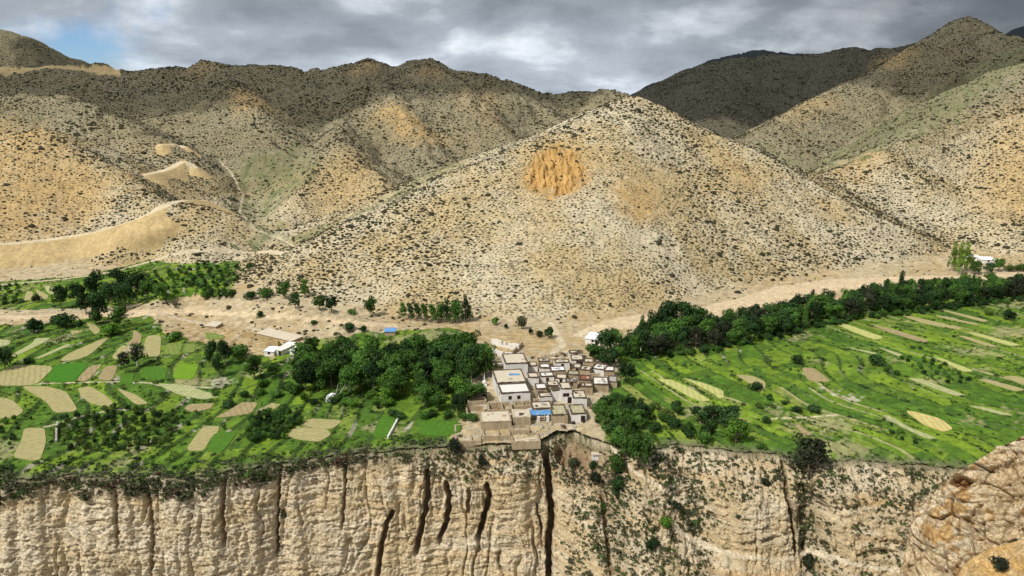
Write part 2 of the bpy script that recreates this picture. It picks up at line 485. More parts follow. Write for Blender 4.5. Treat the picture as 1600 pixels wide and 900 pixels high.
def line_w(pts, w):
    return (at_many(dense_open(pts, 8)), w)
def dense_open(pts, step):
    o = []
    for a, b in zip(pts[:-1], pts[1:]):
        m = max(1, int(math.hypot(b[0] - a[0], b[1] - a[1]) / step))
        for k in range(m): o.append((a[0] + (b[0] - a[0]) * k / m, a[1] + (b[1] - a[1]) * k / m))
    o.append(pts[-1]); return o
TRAILS = [
    line_w([(345, 255), (362, 270), (380, 300), (374, 330), (398, 356), (430, 370), (460, 384), (485, 392)], .42),
    line_w([(-40, 447), (0, 445), (100, 436), (180, 424), (250, 404), (300, 393), (345, 389), (440, 396)], 1.2),
    line_w([(330, 392), (420, 392), (450, 393)], .6),
    line_w([(0, 600), (200, 596), (330, 606)], .45),
    line_w([(70, 668), (120, 652), (178, 640), (200, 640)], .5),
    line_w([(470, 360), (430, 395)], .4),
    line_w([(1195, 655), (1260, 652), (1310, 648)], .35),
    line_w([(860, 505), (880, 540), (862, 552)], 1.4),
    line_w([(775, 600), (752, 616), (757, 640)], 1.2),
]
GULLY = [(poly_w(dense(p, 8))) for p in [
    [(816, 292), (828, 255), (862, 226), (900, 240), (922, 280), (905, 298), (870, 308)],
]]


# ------------------------------------------------------------ plots: (kind, furrow direction, pixel outline)
FIELDS = [
 ('tan', 0, [(28,570),(87,574),(56,601),(-20,601),(-10,587)]), ('bright', 1, [(86,568),(140,568),(115,597),(68,593)]), ('brown', 0, [(140,572),(161,570),(135,597),(119,594)]),
 ('brown', 1, [(164,573),(185,573),(175,594),(152,593)]), ('green', 0, [(224,573),(262,573),(257,593),(219,591)]), ('lime', 1, [(280,569),(311,570),(301,593),(268,590)]),
 ('green', 1, [(191,584),(210,583),(206,600),(186,598)]), ('tan', 0, [(189,540),(212,540),(200,561),(173,560)]), ('brown', 1, [(208,516),(222,523),(219,538),(196,539),(208,528)]),
 ('tan', 1, [(229,523),(252,523),(250,558),(224,556),(224,542)]), ('olive', 0, [(261,535),(285,535),(280,554),(255,552)]), ('olive', 1, [(289,538),(306,538),(304,551),(287,551)]),
 ('pale', 1, [(55,527),(79,527),(73,533),(52,544),(20,560),(15,556),(50,536)]), ('pale', 0, [(-20,529),(17,530),(14,539),(-20,546)]), ('pale', 1, [(105,537),(112,537),(63,562),(54,560)]),
 ('tan', 1, [(161,528),(171,527),(140,556),(119,564),(93,564),(105,554)]), ('tan', 1, [(134,504),(150,508),(159,517),(149,523),(140,514)]), ('tan', 0, [(110,517),(130,517),(128,520),(112,521)]),
 ('tan', 1, [(42,454),(52,456),(51,468),(37,470)]), ('tan', 1, [(54,450),(75,461),(75,467),(63,467)]), ('pale', 0, [(68,447),(87,447),(84,460),(75,458)]),
 ('olive', 0, [(320,519),(350,523),(350,530),(322,531)]), ('olive', 0, [(325,533),(353,534),(350,544),(327,542)]),
 ('tan', 2, [(-20,617),(19,624),(38,642),(23,653),(-20,654)]), ('tan', 2, [(32,603),(76,605),(104,613),(123,641),(85,644),(72,628)]), ('tan', 2, [(121,607),(140,605),(163,615),(182,632),(163,635),(140,631),(127,619)]),
 ('tan', 2, [(181,607),(212,616),(233,630),(212,632),(197,620)]), ('pale', 2, [(242,597),(287,602),(346,620),(318,624),(280,617)]), ('brown', 2, [(295,632),(335,630),(329,639),(302,643),(287,639)]),
 ('brown', 0, [(378,628),(404,629),(393,644),(363,651),(336,654),(352,645)]), ('tan', 0, [(423,630),(439,631),(427,639),(408,645),(397,648)]), ('tan', 1, [(38,671),(70,671),(72,689),(62,719),(19,713),(32,692)]),
 ('tan', 1, [(318,667),(342,667),(342,673),(318,703),(289,702)]), ('tan', 1, [(482,653),(529,655),(535,660),(518,670),(484,668),(474,661)]), ('tan', 1, [(457,670),(473,668),(510,671),(518,679),(499,690),(465,687),(449,680)]),
 ('green', 2, [(650,655),(724,658),(717,676),(696,683),(657,680)]), ('olive', 0, [(585,622),(605,622),(603,642),(582,642)]), ('green', 1, [(340,676),(372,676),(345,708),(322,706)]), ('green', 1, [(596,650),(622,652),(606,684),(580,682)]),
 ('yellow', 0, [(1299,503),(1320,505),(1383,529),(1365,531)]), ('brown', 0, [(1355,504),(1404,517),(1453,533),(1442,535),(1390,520)]), ('tan', 0, [(1406,491),(1425,494),(1505,513),(1498,516),(1442,505)]),
 ('tan', 0, [(1453,480),(1463,481),(1546,501),(1537,503)]), ('tan', 0, [(1463,492),(1530,506),(1526,509),(1462,494)]), ('yellow', 0, [(1509,519),(1530,521),(1596,540),(1579,541)]), ('tan', 0, [(1495,525),(1509,525),(1561,541),(1547,543)]),
 ('pale', 0, [(1315,540),(1372,551),(1365,554)]), ('pale', 0, [(1369,542),(1411,554),(1404,556)]), ('yellow', 0, [(1456,557),(1474,561),(1523,580),(1505,580)]), ('pale', 0, [(1416,590),(1439,591),(1510,619),(1490,618)]),
 ('tan', 0, [(1525,592),(1544,592),(1604,610),(1586,611)]), ('tan', 0, [(1565,587),(1590,588),(1617,597),(1600,600)]), ('brown', 1, [(1252,574),(1271,575),(1284,583),(1299,597),(1262,596)]), ('tan', 1, [(1148,584),(1176,586),(1197,597),(1194,612),(1180,610),(1169,597)]),
 ('yellow', 2, [(1025,592),(1050,594),(1080,606),(1111,627),(1098,626),(1078,621),(1060,610)]), ('yellow', 2, [(1066,590),(1080,593),(1100,599),(1130,610),(1131,622),(1124,624),(1114,614),(1098,605)]), ('pale', 2, [(1376,648),(1393,650),(1421,667),(1465,686),(1449,685),(1411,669)]),
 ('gold', 2, [(1414,643),(1432,644),(1470,655),(1490,671),(1474,675),(1442,661)]), ('pale', 2, [(1512,634),(1537,635),(1586,649),(1565,649)]), ('brown', 1, [(1240,662),(1250,664),(1269,680),(1257,680)]),
]
def smooth_poly(P, it=2):
    P = np.asarray(P, float)
    for _ in range(it):
        Q = np.roll(P, -1, axis=0)
        P = np.stack([P * .86 + Q * .14, P * .14 + Q * .86], axis=1).reshape(-1, 2)
    return P
FW = []
for k_, dr_, P_ in FIELDS:
    w_ = poly_w(P_); w_ = smooth_poly(w_)
    FW.append((k_, dr_, w_, float(np.mean(H(w_[:, 0], w_[:, 1], False)))))

# ------------------------------------------------------------ terrain sheet, denser near the camera
def build_terrain():
    th = np.radians(np.linspace(-43, 43, 1240))
    ds = [196.0]
    while ds[-1] < 6000:
        d = ds[-1]
        r = .0021 if d < 640 else (.0024 if d < 1100 else (.005 if d < 1600 else .015))
        ds.append(d * (1 + r))
    ds = np.array(ds)
    D, T = np.meshgrid(ds, th, indexing='ij')
    X = D * np.tan(T); Y = D.copy()
    nr, nc = X.shape
    Z = np.empty_like(X); RG = np.empty(X.shape, int); HL = np.empty_like(X); FQ = np.empty_like(X)
    for i in range(0, nr, 100):
        s = slice(i, i + 100)
        Z[s], RG[s], HL[s], FQ[s] = H(X[s], Y[s], True, True)
    # road benches: a flat tread cut into the slope with a spoil fan below it
    x, y, z = X.ravel(), Y.ravel(), Z.ravel(); hl = HL.ravel(); fq = FQ.ravel(); rg = RG.ravel()
    infield = np.zeros(len(x), bool)
    for k_, dr_, P, zf in FW:
        c = P.mean(axis=0); P2 = c + (P - c) * 1.0
        bb = np.nonzero((x > P[:, 0].min() - 3) & (x < P[:, 0].max() + 3) & (y > P[:, 1].min() - 3) & (y < P[:, 1].max() + 3))[0]
        ins = inpoly(x[bb], y[bb], P)
        dd_, _ = seg_dist(x[bb], y[bb], np.concatenate([np.vstack([P, P[:1]]), np.zeros((len(P) + 1, 1))], axis=1))
        w = np.where(ins, 1, sstep(2.6, .6, dd_))
        z[bb] = z[bb] * (1 - w) + (zf - .12) * w
        infield[bb[ins | (dd_ < 1.0)]] = True
    # colour
    n1 = fbm(x / 60, y / 60, 4, 51); n2 = fbm(x / 9, y / 9, 3, 55); n3 = noise(x / 2.0, y / 2.0, 57)
    def C(r, g, b): return np.array([r, g, b])
    def lerp(a, b, t): return a + (b - a) * np.clip(t, 0, 1)[:, None]
    sand = C(.41, .315, .165); pale = C(.46, .395, .265); orange = C(.415, .285, .125); grey = C(.200, .176, .108); grassy = C(.14, .155, .065)
    base = np.tile(sand, (len(x), 1))
    base = lerp(base, np.tile(pale, (len(x), 1)), (.55 + n1 * 1.1 + n2 * .4))
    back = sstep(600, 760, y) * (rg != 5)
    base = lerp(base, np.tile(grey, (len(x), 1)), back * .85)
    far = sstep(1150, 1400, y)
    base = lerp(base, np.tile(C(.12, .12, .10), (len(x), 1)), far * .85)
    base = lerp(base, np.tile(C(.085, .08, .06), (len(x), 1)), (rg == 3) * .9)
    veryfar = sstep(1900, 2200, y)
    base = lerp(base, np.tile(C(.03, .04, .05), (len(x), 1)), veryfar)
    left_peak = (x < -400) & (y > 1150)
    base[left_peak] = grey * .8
    for P, w in Z_ORANGE:
        sc_ = np.clip((P[:, 1].max() - P[:, 1].min()) / 90, .2, 1)
        wt = 0
        for ox, oy in ((0, 0), (9, 8), (-9, 8), (9, -10), (-9, -10), (16, 0), (-16, 0)):
            wt = wt + inpoly(x + (5 * n2 + 10 * n1 + ox) * sc_, y + (9 * n2 + 14 * n1 + oy * 1.4) * sc_, P) / 7.0
        wt = np.clip(wt * w * 1.2 * np.clip(.85 + .5 * n2, 0, 1), 0, 1)[:, None]
        base = base * (1 - wt) + orange * wt
    for P in Z_GRASS:
        m = inpoly(x + 8 * n2 + 10 * n1, y + 20 * n2, P)
        base[m] = lerp(base[m], np.tile(grassy, (m.sum(), 1)), .50 + .5 * n2[m])
    # grass tint of hollows that face away from the sun
    shr = np.ones(len(x))                        # shrub density
    shr *= np.clip(hl, 0, 1)
    for P, w in Z_ORANGE: shr[inpoly(x, y, P)] *= (1 - .35 * w)
    for P in Z_GRASS: shr[inpoly(x, y, P)] *= .45
    for P in GULLY:                              # eroded fluted amphitheatre near the top of the pyramid hill
        gw = 0
        for ox, oy in ((0, 0), (3, 3), (-3, 3), (3, -4), (-3, -4), (5.5, 0), (-5.5, 0), (0, -9)): gw = gw + inpoly(x + ox + 2.5 * n2, y + oy + 5 * n2, P) / 8.0
        m = gw > 0; gw = sstep(.05, .95, gw[m])
        c = P.mean(axis=0)
        fl = np.abs(noise((x + 2.5 * n2) / 2.9, y / 26.0, 41))
        base[m] = base[m] * (1 - gw[:, None]) + gw[:, None] * C(.44, .27, .095) * (1 + .3 * noise(x[m] / 2.2, y[m] / 14, 43)[:, None]); shr[m] *= 1 - .85 * gw
        z[m] += gw * (-3.4 * (1 - np.minimum(fl[m], .45) * 3.0) + .5 * noise(x[m] / 1.5, y[m] / 2.5, 42))
    valley = hl < .5
    green = np.zeros(len(x))
    for P in Z_GREEN: green[inpoly(x + 1.5 * n2, y + 3 * n2, P)] = 1
    green *= (hl < .6)
    q = terr_phi(x, y); iq = np.floor(q)
    seg = np.floor((y + 30 * hash01(iq, iq * 0, 5)) / (22 + 20 * hash01(iq, iq * 0, 6)))
    h1 = hash01(iq, seg, 61); h2 = hash01(iq, seg, 62); h3 = hash01(iq, seg, 63)
    g1 = C(.068, .140, .015); g2 = C(.150, .230, .020); g3 = C(.19, .22, .05); g4 = C(.034, .085, .014)
    gc = lerp(np.tile(g1, (len(x), 1)), np.tile(g2, (len(x), 1)), h1 * 1.3 - .15 + .3 * n2)
    gc = lerp(gc, np.tile(g3, (len(x), 1)), (h2 - .74) * 3 + .5 * n1 + .3 * n2)
    gc = gc * (1 + .22 * n2 + .18 * n3)[:, None]
    gc = lerp(gc, np.tile(g4, (len(x), 1)), .75 * ((h3 > .6) * sstep(-.05, .25, n2)))
    bankm = sstep(.80, .84, fq)
    stony = sstep(.35, .55, noise(x / 5, y / 14, 66) + .3 * n3) * bankm
    gc = lerp(gc, np.tile(C(.045, .085, .018), (len(x), 1)), bankm * .85)
    gc = lerp(gc, np.tile(C(.40, .36, .27), (len(x), 1)), stony * .8)
    # dry earth showing between the plots
    strip = ((h1 * 7.3) % 1 > .86) * (h2 > .3) * (x > 30) * sstep(.58, .64, fq) * sstep(.80, .76, fq)
    gc = lerp(gc, np.tile(C(.36, .34, .16), (len(x), 1)), strip * .9)
    dry = sstep(.45, .7, fbm(x / 30, y / 30, 3, 71) + .35 * n3)
    gc = lerp(gc, np.tile(C(.30, .27, .14), (len(x), 1)), dry * .65)
    e = y - rim(x)
    gc = lerp(gc, np.tile(C(.15, .14, .085), (len(x), 1)), sstep(5, 0, e) * .8)
    base = np.where((green > .5)[:, None], gc, base)
    wash = np.abs(noise(x / 34 + .6 * noise(x / 12, y / 12, 73), y / 7.5 - x / 46, 74))
    vs_ = (hl < .6) & (green < .5)
    base[vs_] *= np.array([.92, .88, .82])
    base[vs_] = lerp(base[vs_], np.tile(C(.28, .215, .125), (vs_.sum(), 1)), (sstep(.10, .02, wash[vs_]) * .6 + sstep(.2, .5, n2[vs_]) * .35))
    base[vs_] = lerp(base[vs_], np.tile(C(.50, .42, .29), (vs_.sum(), 1)), sstep(.05, .4, noise(x[vs_] / 5, y[vs_] / 2.2, 75)) * .5)
    z[vs_] += .5 * sstep(.10, .0, wash[vs_]) * -1 + .25 * n2[vs_]
    for P in Z_STONEY:
        m = inpoly(x + 1.5 * n2, y + 2 * n2, P); k = np.clip(.25 + 1.5 * n3[m] + n2[m], 0, .8)[:, None]
        base[m] = base[m] * (1 - k) + C(.42, .38, .29) * k
    bare = np.zeros(len(x))
    for ci, (P_, hw, sl) in enumerate(CUTS):      # tread cut into the slope, steep bank above, spoil fan below
        Q = at_many(dense_open(P_, 8)); Q[:, 2] = H(Q[:, 0], Q[:, 1], True)
        for _ in range(6): Q[1:-1, 2] = (Q[:-2, 2] + Q[1:-1, 2] * 2 + Q[2:, 2]) / 4; Q[1:-1, :2] = (Q[:-2, :2] + Q[1:-1, :2] * 2 + Q[2:, :2]) / 4
        bb = np.nonzero((x > Q[:, 0].min() - 40) & (x < Q[:, 0].max() + 40) & (y > Q[:, 1].min() - 40) & (y < Q[:, 1].max() + 40))[0]
        d, zt = seg_dist(x[bb], y[bb], Q)
        if ci < 3: zt = zt + (2.6, 1.0, .6)[ci]
        ed = np.maximum(0, d - hw)
        z0 = z[bb]
        hi = zt + 1.15 * ed; lo = zt - sl * ed
        znew = np.clip(z0, lo, hi)
        m_ = ed < (20 + 3 * n2[bb] if ci < 3 else 9)
        znew = z0 + (znew - z0) * (sstep((22, 26, 20)[ci], (15, 18, 12)[ci], ed) if ci < 3 else m_)
        tread = m_ & (ed <= 0); cut = m_ & (znew < z0 - .08) & ~tread; fill = m_ & (znew > z0 + .08) & ~tread
        z[bb] = znew + (.12 * n2[bb]) * (cut | fill)
        t_ = C(.54, .45, .30) * (1 + .06 * n3[bb, None]); c_ = C(.31, .225, .11) * (1 + .25 * noise(x[bb] / 1.6, y[bb] / 6, 76)[:, None]); f_ = C(.45, .335, .165) * (1 + .10 * noise(x[bb] / 2.5, y[bb] / 9, 77)[:, None])
        base[bb] = np.where(tread[:, None], t_, np.where(cut[:, None], c_, np.where(fill[:, None], f_, base[bb])))
        bare[bb[tread | cut | fill]] = 1
    for P in Z_BARE:
        m = inpoly(x, y, P)
        base[m] = C(.50, .375, .19) * (1 + .10 * n2[m, None]); bare[m] = 1
        z[m] -= .35 + .0 * n2[m]
    for P in Z_ROAD:
        m = inpoly(x + 1.0 * n2, y + 1.5 * n2, P)
        base[m] = C(.54, .425, .27) * (1 + .10 * n2[m, None] + .06 * n3[m, None]); bare[m] = 1
    for P, w in TRAILS:
        mm = (x > P[:, 0].min() - 4) & (x < P[:, 0].max() + 4) & (y > P[:, 1].min() - 4) & (y < P[:, 1].max() + 4)
        idx = np.nonzero(mm)[0]
        d, _ = seg_dist(x[idx], y[idx], P)
        w2 = w * np.maximum(1, y[idx] / 450)
        k = sstep(w2 * 1.5, w2 * .8, d)[:, None]
        base[idx] = base[idx] * (1 - k) + C(.50, .42, .29) * k
        bare[idx] = np.maximum(bare[idx], k[:, 0])
    shr *= 1 - bare
    Z = z.reshape(nr, nc)
    V = np.stack([x, y, z], axis=1)
    i = np.arange(nr - 1)[:, None] * nc + np.arange(nc - 1)[None, :]
    quads = np.stack([i, i + 1, i + nc + 1, i + nc], axis=-1).reshape(-1, 4)
    keep = (y - rim(x)) > -0.3
    quads = quads[keep[quads].all(axis=1)]
    rq = rg[quads[:, 0]]
    hq = hl[quads[:, 0]]
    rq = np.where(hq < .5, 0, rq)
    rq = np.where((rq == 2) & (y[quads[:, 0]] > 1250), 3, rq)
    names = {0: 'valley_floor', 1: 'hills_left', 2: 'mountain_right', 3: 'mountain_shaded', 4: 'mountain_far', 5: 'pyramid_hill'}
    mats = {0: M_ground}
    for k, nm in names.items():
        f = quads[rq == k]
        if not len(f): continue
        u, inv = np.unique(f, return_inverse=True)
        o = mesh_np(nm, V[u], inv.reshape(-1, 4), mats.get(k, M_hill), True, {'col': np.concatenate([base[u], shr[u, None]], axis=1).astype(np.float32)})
        tag(o, kind='structure')
    global INF; INF = infield.reshape(nr, nc).astype(float)
    return ds, th, shr.reshape(nr, nc), base.reshape(nr, nc, 3), green.reshape(nr, nc), FQ, bare.reshape(nr, nc), Z, HL, RG

M_ground, _nt, _b = vcol_mat('farmland_soil', scales=((2.5, .28), (.7, .22)), bump=(.9, .7), bdist=.35)
def rock_mat(name, scales, bump, bdist, pit):
    m, nt, b = vcol_mat(name, scales=scales, bump=None)
    L = nt.links.new
    g = N(nt, 'ShaderNodeNewGeometry')
    mp = N(nt, 'ShaderNodeVectorMath', operation='MULTIPLY'); mp.inputs[1].default_value = (1, 1, 1.7); L(g.outputs['Position'], mp.inputs[0])
    wn = N(nt, 'ShaderNodeTexNoise'); wn.inputs['Scale'].default_value = 1 / (pit * 2.2); wn.inputs['Detail'].default_value = 4; L(mp.outputs[0], wn.inputs['Vector'])
    wa = N(nt, 'ShaderNodeVectorMath', operation='MULTIPLY_ADD'); wa.inputs[1].default_value = (pit * 1.6,) * 3; L(wn.outputs['Color'], wa.inputs[0]); L(mp.outputs[0], wa.inputs[2])
    v = N(nt, 'ShaderNodeTexVoronoi'); v.inputs['Scale'].default_value = 1 / pit; L(wa.outputs[0], v.inputs['Vector'])
    n = N(nt, 'ShaderNodeTexNoise'); n.inputs['Scale'].default_value = 1 / bump; n.inputs['Detail'].default_value = 6; n.inputs['Roughness'].default_value = .72; L(g.outputs['Position'], n.inputs['Vector'])
    mu = N(nt, 'ShaderNodeMath', operation='MULTIPLY_ADD'); mu.inputs[1].default_value = -.55; L(v.outputs['Distance'], mu.inputs[0]); L(n.outputs['Fac'], mu.inputs[2])
    bp = N(nt, 'ShaderNodeBump'); bp.inputs['Strength'].default_value = 1.0; bp.inputs['Distance'].default_value = bdist; L(mu.outputs[0], bp.inputs['Height']); L(bp.outputs[0], b.inputs['Normal'])
    # stones and clods set in the earth: each its own tone, darker matrix between them
    src = b.inputs['Base Color'].links[0].from_socket
    sp_ = N(nt, 'ShaderNodeSeparateColor'); L(v.outputs['Color'], sp_.inputs[0])
    r = N(nt, 'ShaderNodeMapRange'); r.inputs['To Min'].default_value = .86; r.inputs['To Max'].default_value = 1.14; L(sp_.outputs[0], r.inputs['Value'])
    r2 = N(nt, 'ShaderNodeMapRange'); r2.interpolation_type = 'SMOOTHSTEP'; r2.inputs['From Min'].default_value = .42; r2.inputs['From Max'].default_value = .72; r2.inputs['To Min'].default_value = 1; r2.inputs['To Max'].default_value = .74; L(v.outputs['Distance'], r2.inputs['Value'])
    m2 = N(nt, 'ShaderNodeMath', operation='MULTIPLY'); L(r.outputs[0], m2.inputs[0]); L(r2.outputs[0], m2.inputs[1])
    s = N(nt, 'ShaderNodeVectorMath', operation='SCALE'); L(src, s.inputs[0]); L(m2.outputs[0], s.inputs['Scale']); L(s.outputs[0], b.inputs['Base Color'])
    return m
def hill_mat():
    m, nt, b = vcol_mat('scree_slope', scales=((9, .14), (1.8, .22), (.5, .15)), bump=None)
    L = nt.links.new
    # small dark cushion plants and stones between the modelled shrubs, stretched along the contour
    g = N(nt, 'ShaderNodeNewGeometry')
    mp = N(nt, 'ShaderNodeVectorMath', operation='MULTIPLY'); mp.inputs[1].default_value = (.62, .62, 1.15)
    L(g.outputs['Position'], mp.inputs[0])
    v = N(nt, 'ShaderNodeTexVoronoi'); v.inputs['Scale'].default_value = .85; v.inputs['Randomness'].default_value = 1
    L(mp.outputs[0], v.inputs['Vector'])
    v2 = N(nt, 'ShaderNodeTexNoise'); v2.inputs['Scale'].default_value = .07; v2.inputs['Detail'].default_value = 3
    L(g.outputs['Position'], v2.inputs['Vector'])
    th_ = N(nt, 'ShaderNodeMapRange'); th_.inputs['From Min'].default_value = .35; th_.inputs['From Max'].default_value = .62
    th_.inputs['To Min'].default_value = .26; th_.inputs['To Max'].default_value = .45
    L(v2.outputs['Fac'], th_.inputs['Value'])
    df = N(nt, 'ShaderNodeMath', operation='SUBTRACT'); L(th_.outputs[0], df.inputs[0]); L(v.outputs['Distance'], df.inputs[1])
    mr = N(nt, 'ShaderNodeMapRange'); mr.interpolation_type = 'SMOOTHSTEP'
    mr.inputs['From Min'].default_value = -.04; mr.inputs['From Max'].default_value = .06
    mr.inputs['To Min'].default_value = 0; mr.inputs['To Max'].default_value = .70
    L(df.outputs[0], mr.inputs['Value'])
    src = b.inputs['Base Color'].links[0].from_socket
    # bare ground keeps no plants: its colour is stored with alpha 0 elsewhere, so use the red-blue difference softly
    mix = N(nt, 'ShaderNodeMix', data_type='RGBA'); mix.inputs['B'].default_value = (.075, .07, .04, 1)
    at_ = N(nt, 'ShaderNodeAttribute'); at_.attribute_name = 'col'
    mu = N(nt, 'ShaderNodeMath', operation='MULTIPLY'); L(mr.outputs[0], mu.inputs[0]); L(at_.outputs['Alpha'], mu.inputs[1])
    L(mu.outputs[0], mix.inputs['Factor']); L(src, mix.inputs['A']); L(mix.outputs['Result'], b.inputs['Base Color'])
    # terracettes
    n = N(nt, 'ShaderNodeTexNoise'); n.inputs['Scale'].default_value = .55; n.inputs['Detail'].default_value = 5
    L(mp.outputs[0], n.inputs['Vector'])
    ad = N(nt, 'ShaderNodeMath', operation='ADD'); L(n.outputs['Fac'], ad.inputs[0]); L(mu.outputs[0], ad.inputs[1])
    bp = N(nt, 'ShaderNodeBump'); bp.inputs['Strength'].default_value = .7; bp.inputs['Distance'].default_value = .5
    L(ad.outputs[0], bp.inputs['Height']); L(bp.outputs[0], b.inputs['Normal'])
    return m
M_hill = hill_mat()
TERR = build_terrain()
_ds, _th, _SHR, _BASE, _GREEN, _FQ, _BARE, _Z, _HL, _RG = TERR
def _fidx(x, y):
    x = np.asarray(x, float); y = np.asarray(y, float)
    i = np.clip(np.interp(y, _ds, np.arange(len(_ds))), 0, len(_ds) - 1.001)
    j = np.clip(np.interp(np.arctan2(x, y), _th, np.arange(len(_th))), 0, len(_th) - 1.001)
    return i, j
def grid(A, x, y):
    i, j = _fidx(x, y)
    i0 = i.astype(int); j0 = j.astype(int); a = i - i0; b = j - j0
    return A[i0, j0] * (1 - a) * (1 - b) + A[i0 + 1, j0] * a * (1 - b) + A[i0, j0 + 1] * (1 - a) * b + A[i0 + 1, j0 + 1] * a * b
def gz(x, y):
    return grid(_Z, x, y)

# ------------------------------------------------------------ canyon wall below the fields
def px_x(px, y=712):
    return float(ptz(px, y)[0])
def build_wall():
    xs = np.arange(-262, 262, .26)
    dd = np.concatenate([np.arange(0, 46, .26), np.arange(46, 110, 1.5)])
    X, D = np.meshgrid(xs, dd, indexing='ij')
    kx = lambda pxs, vals: np.interp(X, [px_x(p) for p in pxs], vals)
    # outward run of the face for a given drop: lip, upper apron and lower face slopes vary along the canyon
    top_run = kx([-300, 0, 400, 560, 640, 800, 850, 900, 960, 1060, 1100, 1230, 1262, 1400, 1900], [2.2, 2.2, 1.5, 2, 4, 6, 6, 10, 13, 12, 10, 9.5, 8, 9, 8])
    Xr = X + 2.2 * noise(D / 7.0, X / 40, 260)
    top_drop = kx([-300, 0, 400, 560, 640, 800, 850, 900, 960, 1060, 1100, 1230, 1262, 1400, 1900], [3, 3, 3, 3, 5, 8, 8, 10, 12, 12, 11, 11, 9, 11, 11])
    low = kx([-300, 0, 560, 800, 850, 885, 960, 1060, 1095, 1230, 1262, 1400, 1900], [.22, .20, .16, .18, .25, .45, .85, .9, .34, .34, .45, .5, .5])
    foot_d = kx([-300, 900, 960, 1060, 1095, 1160, 1230, 1262, 1400, 1900], [200, 200, 60, 19, 22, 25.5, 26, 24, 27, 30])
    O = top_run * (1 - np.exp(-1.6 * D / top_drop)) / (1 - math.exp(-1.6)) * (D < top_drop) + (D >= top_drop) * (top_run + low * (D - top_drop))
    O = O + np.maximum(0, D - foot_d) * (1.25 - low)
    # pavilion: large scale buttresses
    bump_ = lambda c, w, amp, d0, d1: amp * np.clip(1 - ((X - px_x(c)) / w) ** 2, 0, 1) ** .6 * sstep(0, d0, D) * sstep(d1 + 14, d1, D)
    O = O + bump_(1155, 17, 5.5, 9, 26) + bump_(1330, 14, 4.0, 9, 24) + bump_(1405, 9, 3.5, 6, 26) + bump_(905, 8, 2.5, 12, 40) + bump_(1010, 8, 2.0, 8, 30) + bump_(800, 9, 2.0, 12, 60) + bump_(720, 5, 1.0, 12, 60)
    O = O - 7.5 * np.exp(-((Xr - px_x(1258)) / (3.2 + D * .05)) ** 2) * sstep(2, 12, D) - 5.0 * np.exp(-((Xr - px_x(960)) / 4.0) ** 2) * sstep(2, 14, D) - 3.5 * np.exp(-((X - px_x(1088)) / 3.5) ** 2) * sstep(4, 12, D)
    O = O + 2.0 * fbm(X / 26, D / 60, 2, 201) * sstep(0, 12, D)
    Y = rim(X) - O
    Z = -D.copy() - 1.25
    dO = np.gradient(O, axis=1) / np.gradient(D, axis=1)
    ln = np.sqrt(1 + dO ** 2); ny = -1 / ln; nz = dO / ln
    # screen position of every point of the undisturbed face, to find where the photographed slots and paths run
    PX, PY, dep = project(X, Y, Z)
    def near(px, py):
        k = np.argmin((PX - px) ** 2 + (PY - py) ** 2)
        return np.unravel_index(k, X.shape)
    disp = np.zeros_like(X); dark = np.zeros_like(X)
    SL = [([(436, 742), (434, 790), (431, 862)], 3.0, .55), ([(541, 722), (539, 770), (535, 820)], 1.6, .5), ([(612, 800), (603, 822), (594, 858), (589, 905)], 4.5, .95),
          ([(667, 735), (668, 770), (663, 800), (656, 835), (650, 862)], 5, 1.05), ([(696, 755), (702, 780), (698, 815), (687, 842)], 5, 1.05),
          ([(733, 765), (732, 790), (730, 806)], 2.4, .75), ([(760, 758), (765, 780), (758, 805), (748, 838)], 5, 1.1),
          ([(851, 700), (856, 735), (860, 775), (863, 805), (858, 845), (858, 905)], 8, 1.25), ([(350, 745), (346, 800), (350, 850)], 1.8, .8), ([(838, 790), (846, 830)], 1.6, .4),
          ([(1228, 770), (1238, 800), (1243, 835), (1243, 862)], 5, .9), ([(1222, 725), (1232, 770)], 2, .8), ([(180, 770), (182, 850)], 1.2, .7),
          ([(230, 760), (238, 830), (236, 900)], 1.4, .8), ([(940, 770), (948, 840), (955, 900)], 1.6, .8)]
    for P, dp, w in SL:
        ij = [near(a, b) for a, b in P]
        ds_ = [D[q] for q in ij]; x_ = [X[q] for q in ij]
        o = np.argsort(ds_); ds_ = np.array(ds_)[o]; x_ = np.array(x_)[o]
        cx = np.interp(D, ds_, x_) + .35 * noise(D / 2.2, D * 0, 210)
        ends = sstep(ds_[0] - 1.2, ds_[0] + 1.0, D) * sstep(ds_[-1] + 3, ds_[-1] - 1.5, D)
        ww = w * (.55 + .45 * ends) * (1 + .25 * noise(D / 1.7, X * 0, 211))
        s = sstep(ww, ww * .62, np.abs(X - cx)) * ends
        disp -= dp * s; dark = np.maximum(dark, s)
    steep = sstep(1.0, .35, dO)
    soft = kx([-300, 830, 880, 1060, 1100, 1240, 1262, 1400, 1900], [0, 0, .6, .8, .25, .25, .1, .1, .1])
    a = (1 - .75 * soft)
    wx = X + 1.8 * noise(D / 8, X / 7, 230) + 3.0 * noise(X / 11, D / 26, 233)
    fm = np.clip(.75 + 1.3 * noise(X / 17, D / 22, 234), .1, 1.5)
    left = sstep(px_x(620), px_x(380), X)
    flute = 1 - np.abs(noise(wx / 5.2, D / 30, 220)) * 2.2
    flute2 = 1 - np.abs(noise(wx / 1.9, D / 9, 221)) * 2.0
    disp += -1.4 * fm * a * sstep(.55, 1, flute) * sstep(1, 5, D) * steep
    disp += -.45 * fm * a * sstep(.5, 1, flute2) * steep
    led = noise(X / 7.5, D / 1.15 + X / 30, 223)
    disp += .34 * a * (sstep(-.05, .10, led) - .5) * steep * sstep(2, 7, D) * sstep(-.2, .35, noise(X / 13, D / 6, 236)) * 1.6
    disp += .42 * (a + .25) * fbm(wx / 2.6, D / 1.9, 3, 224, .6)
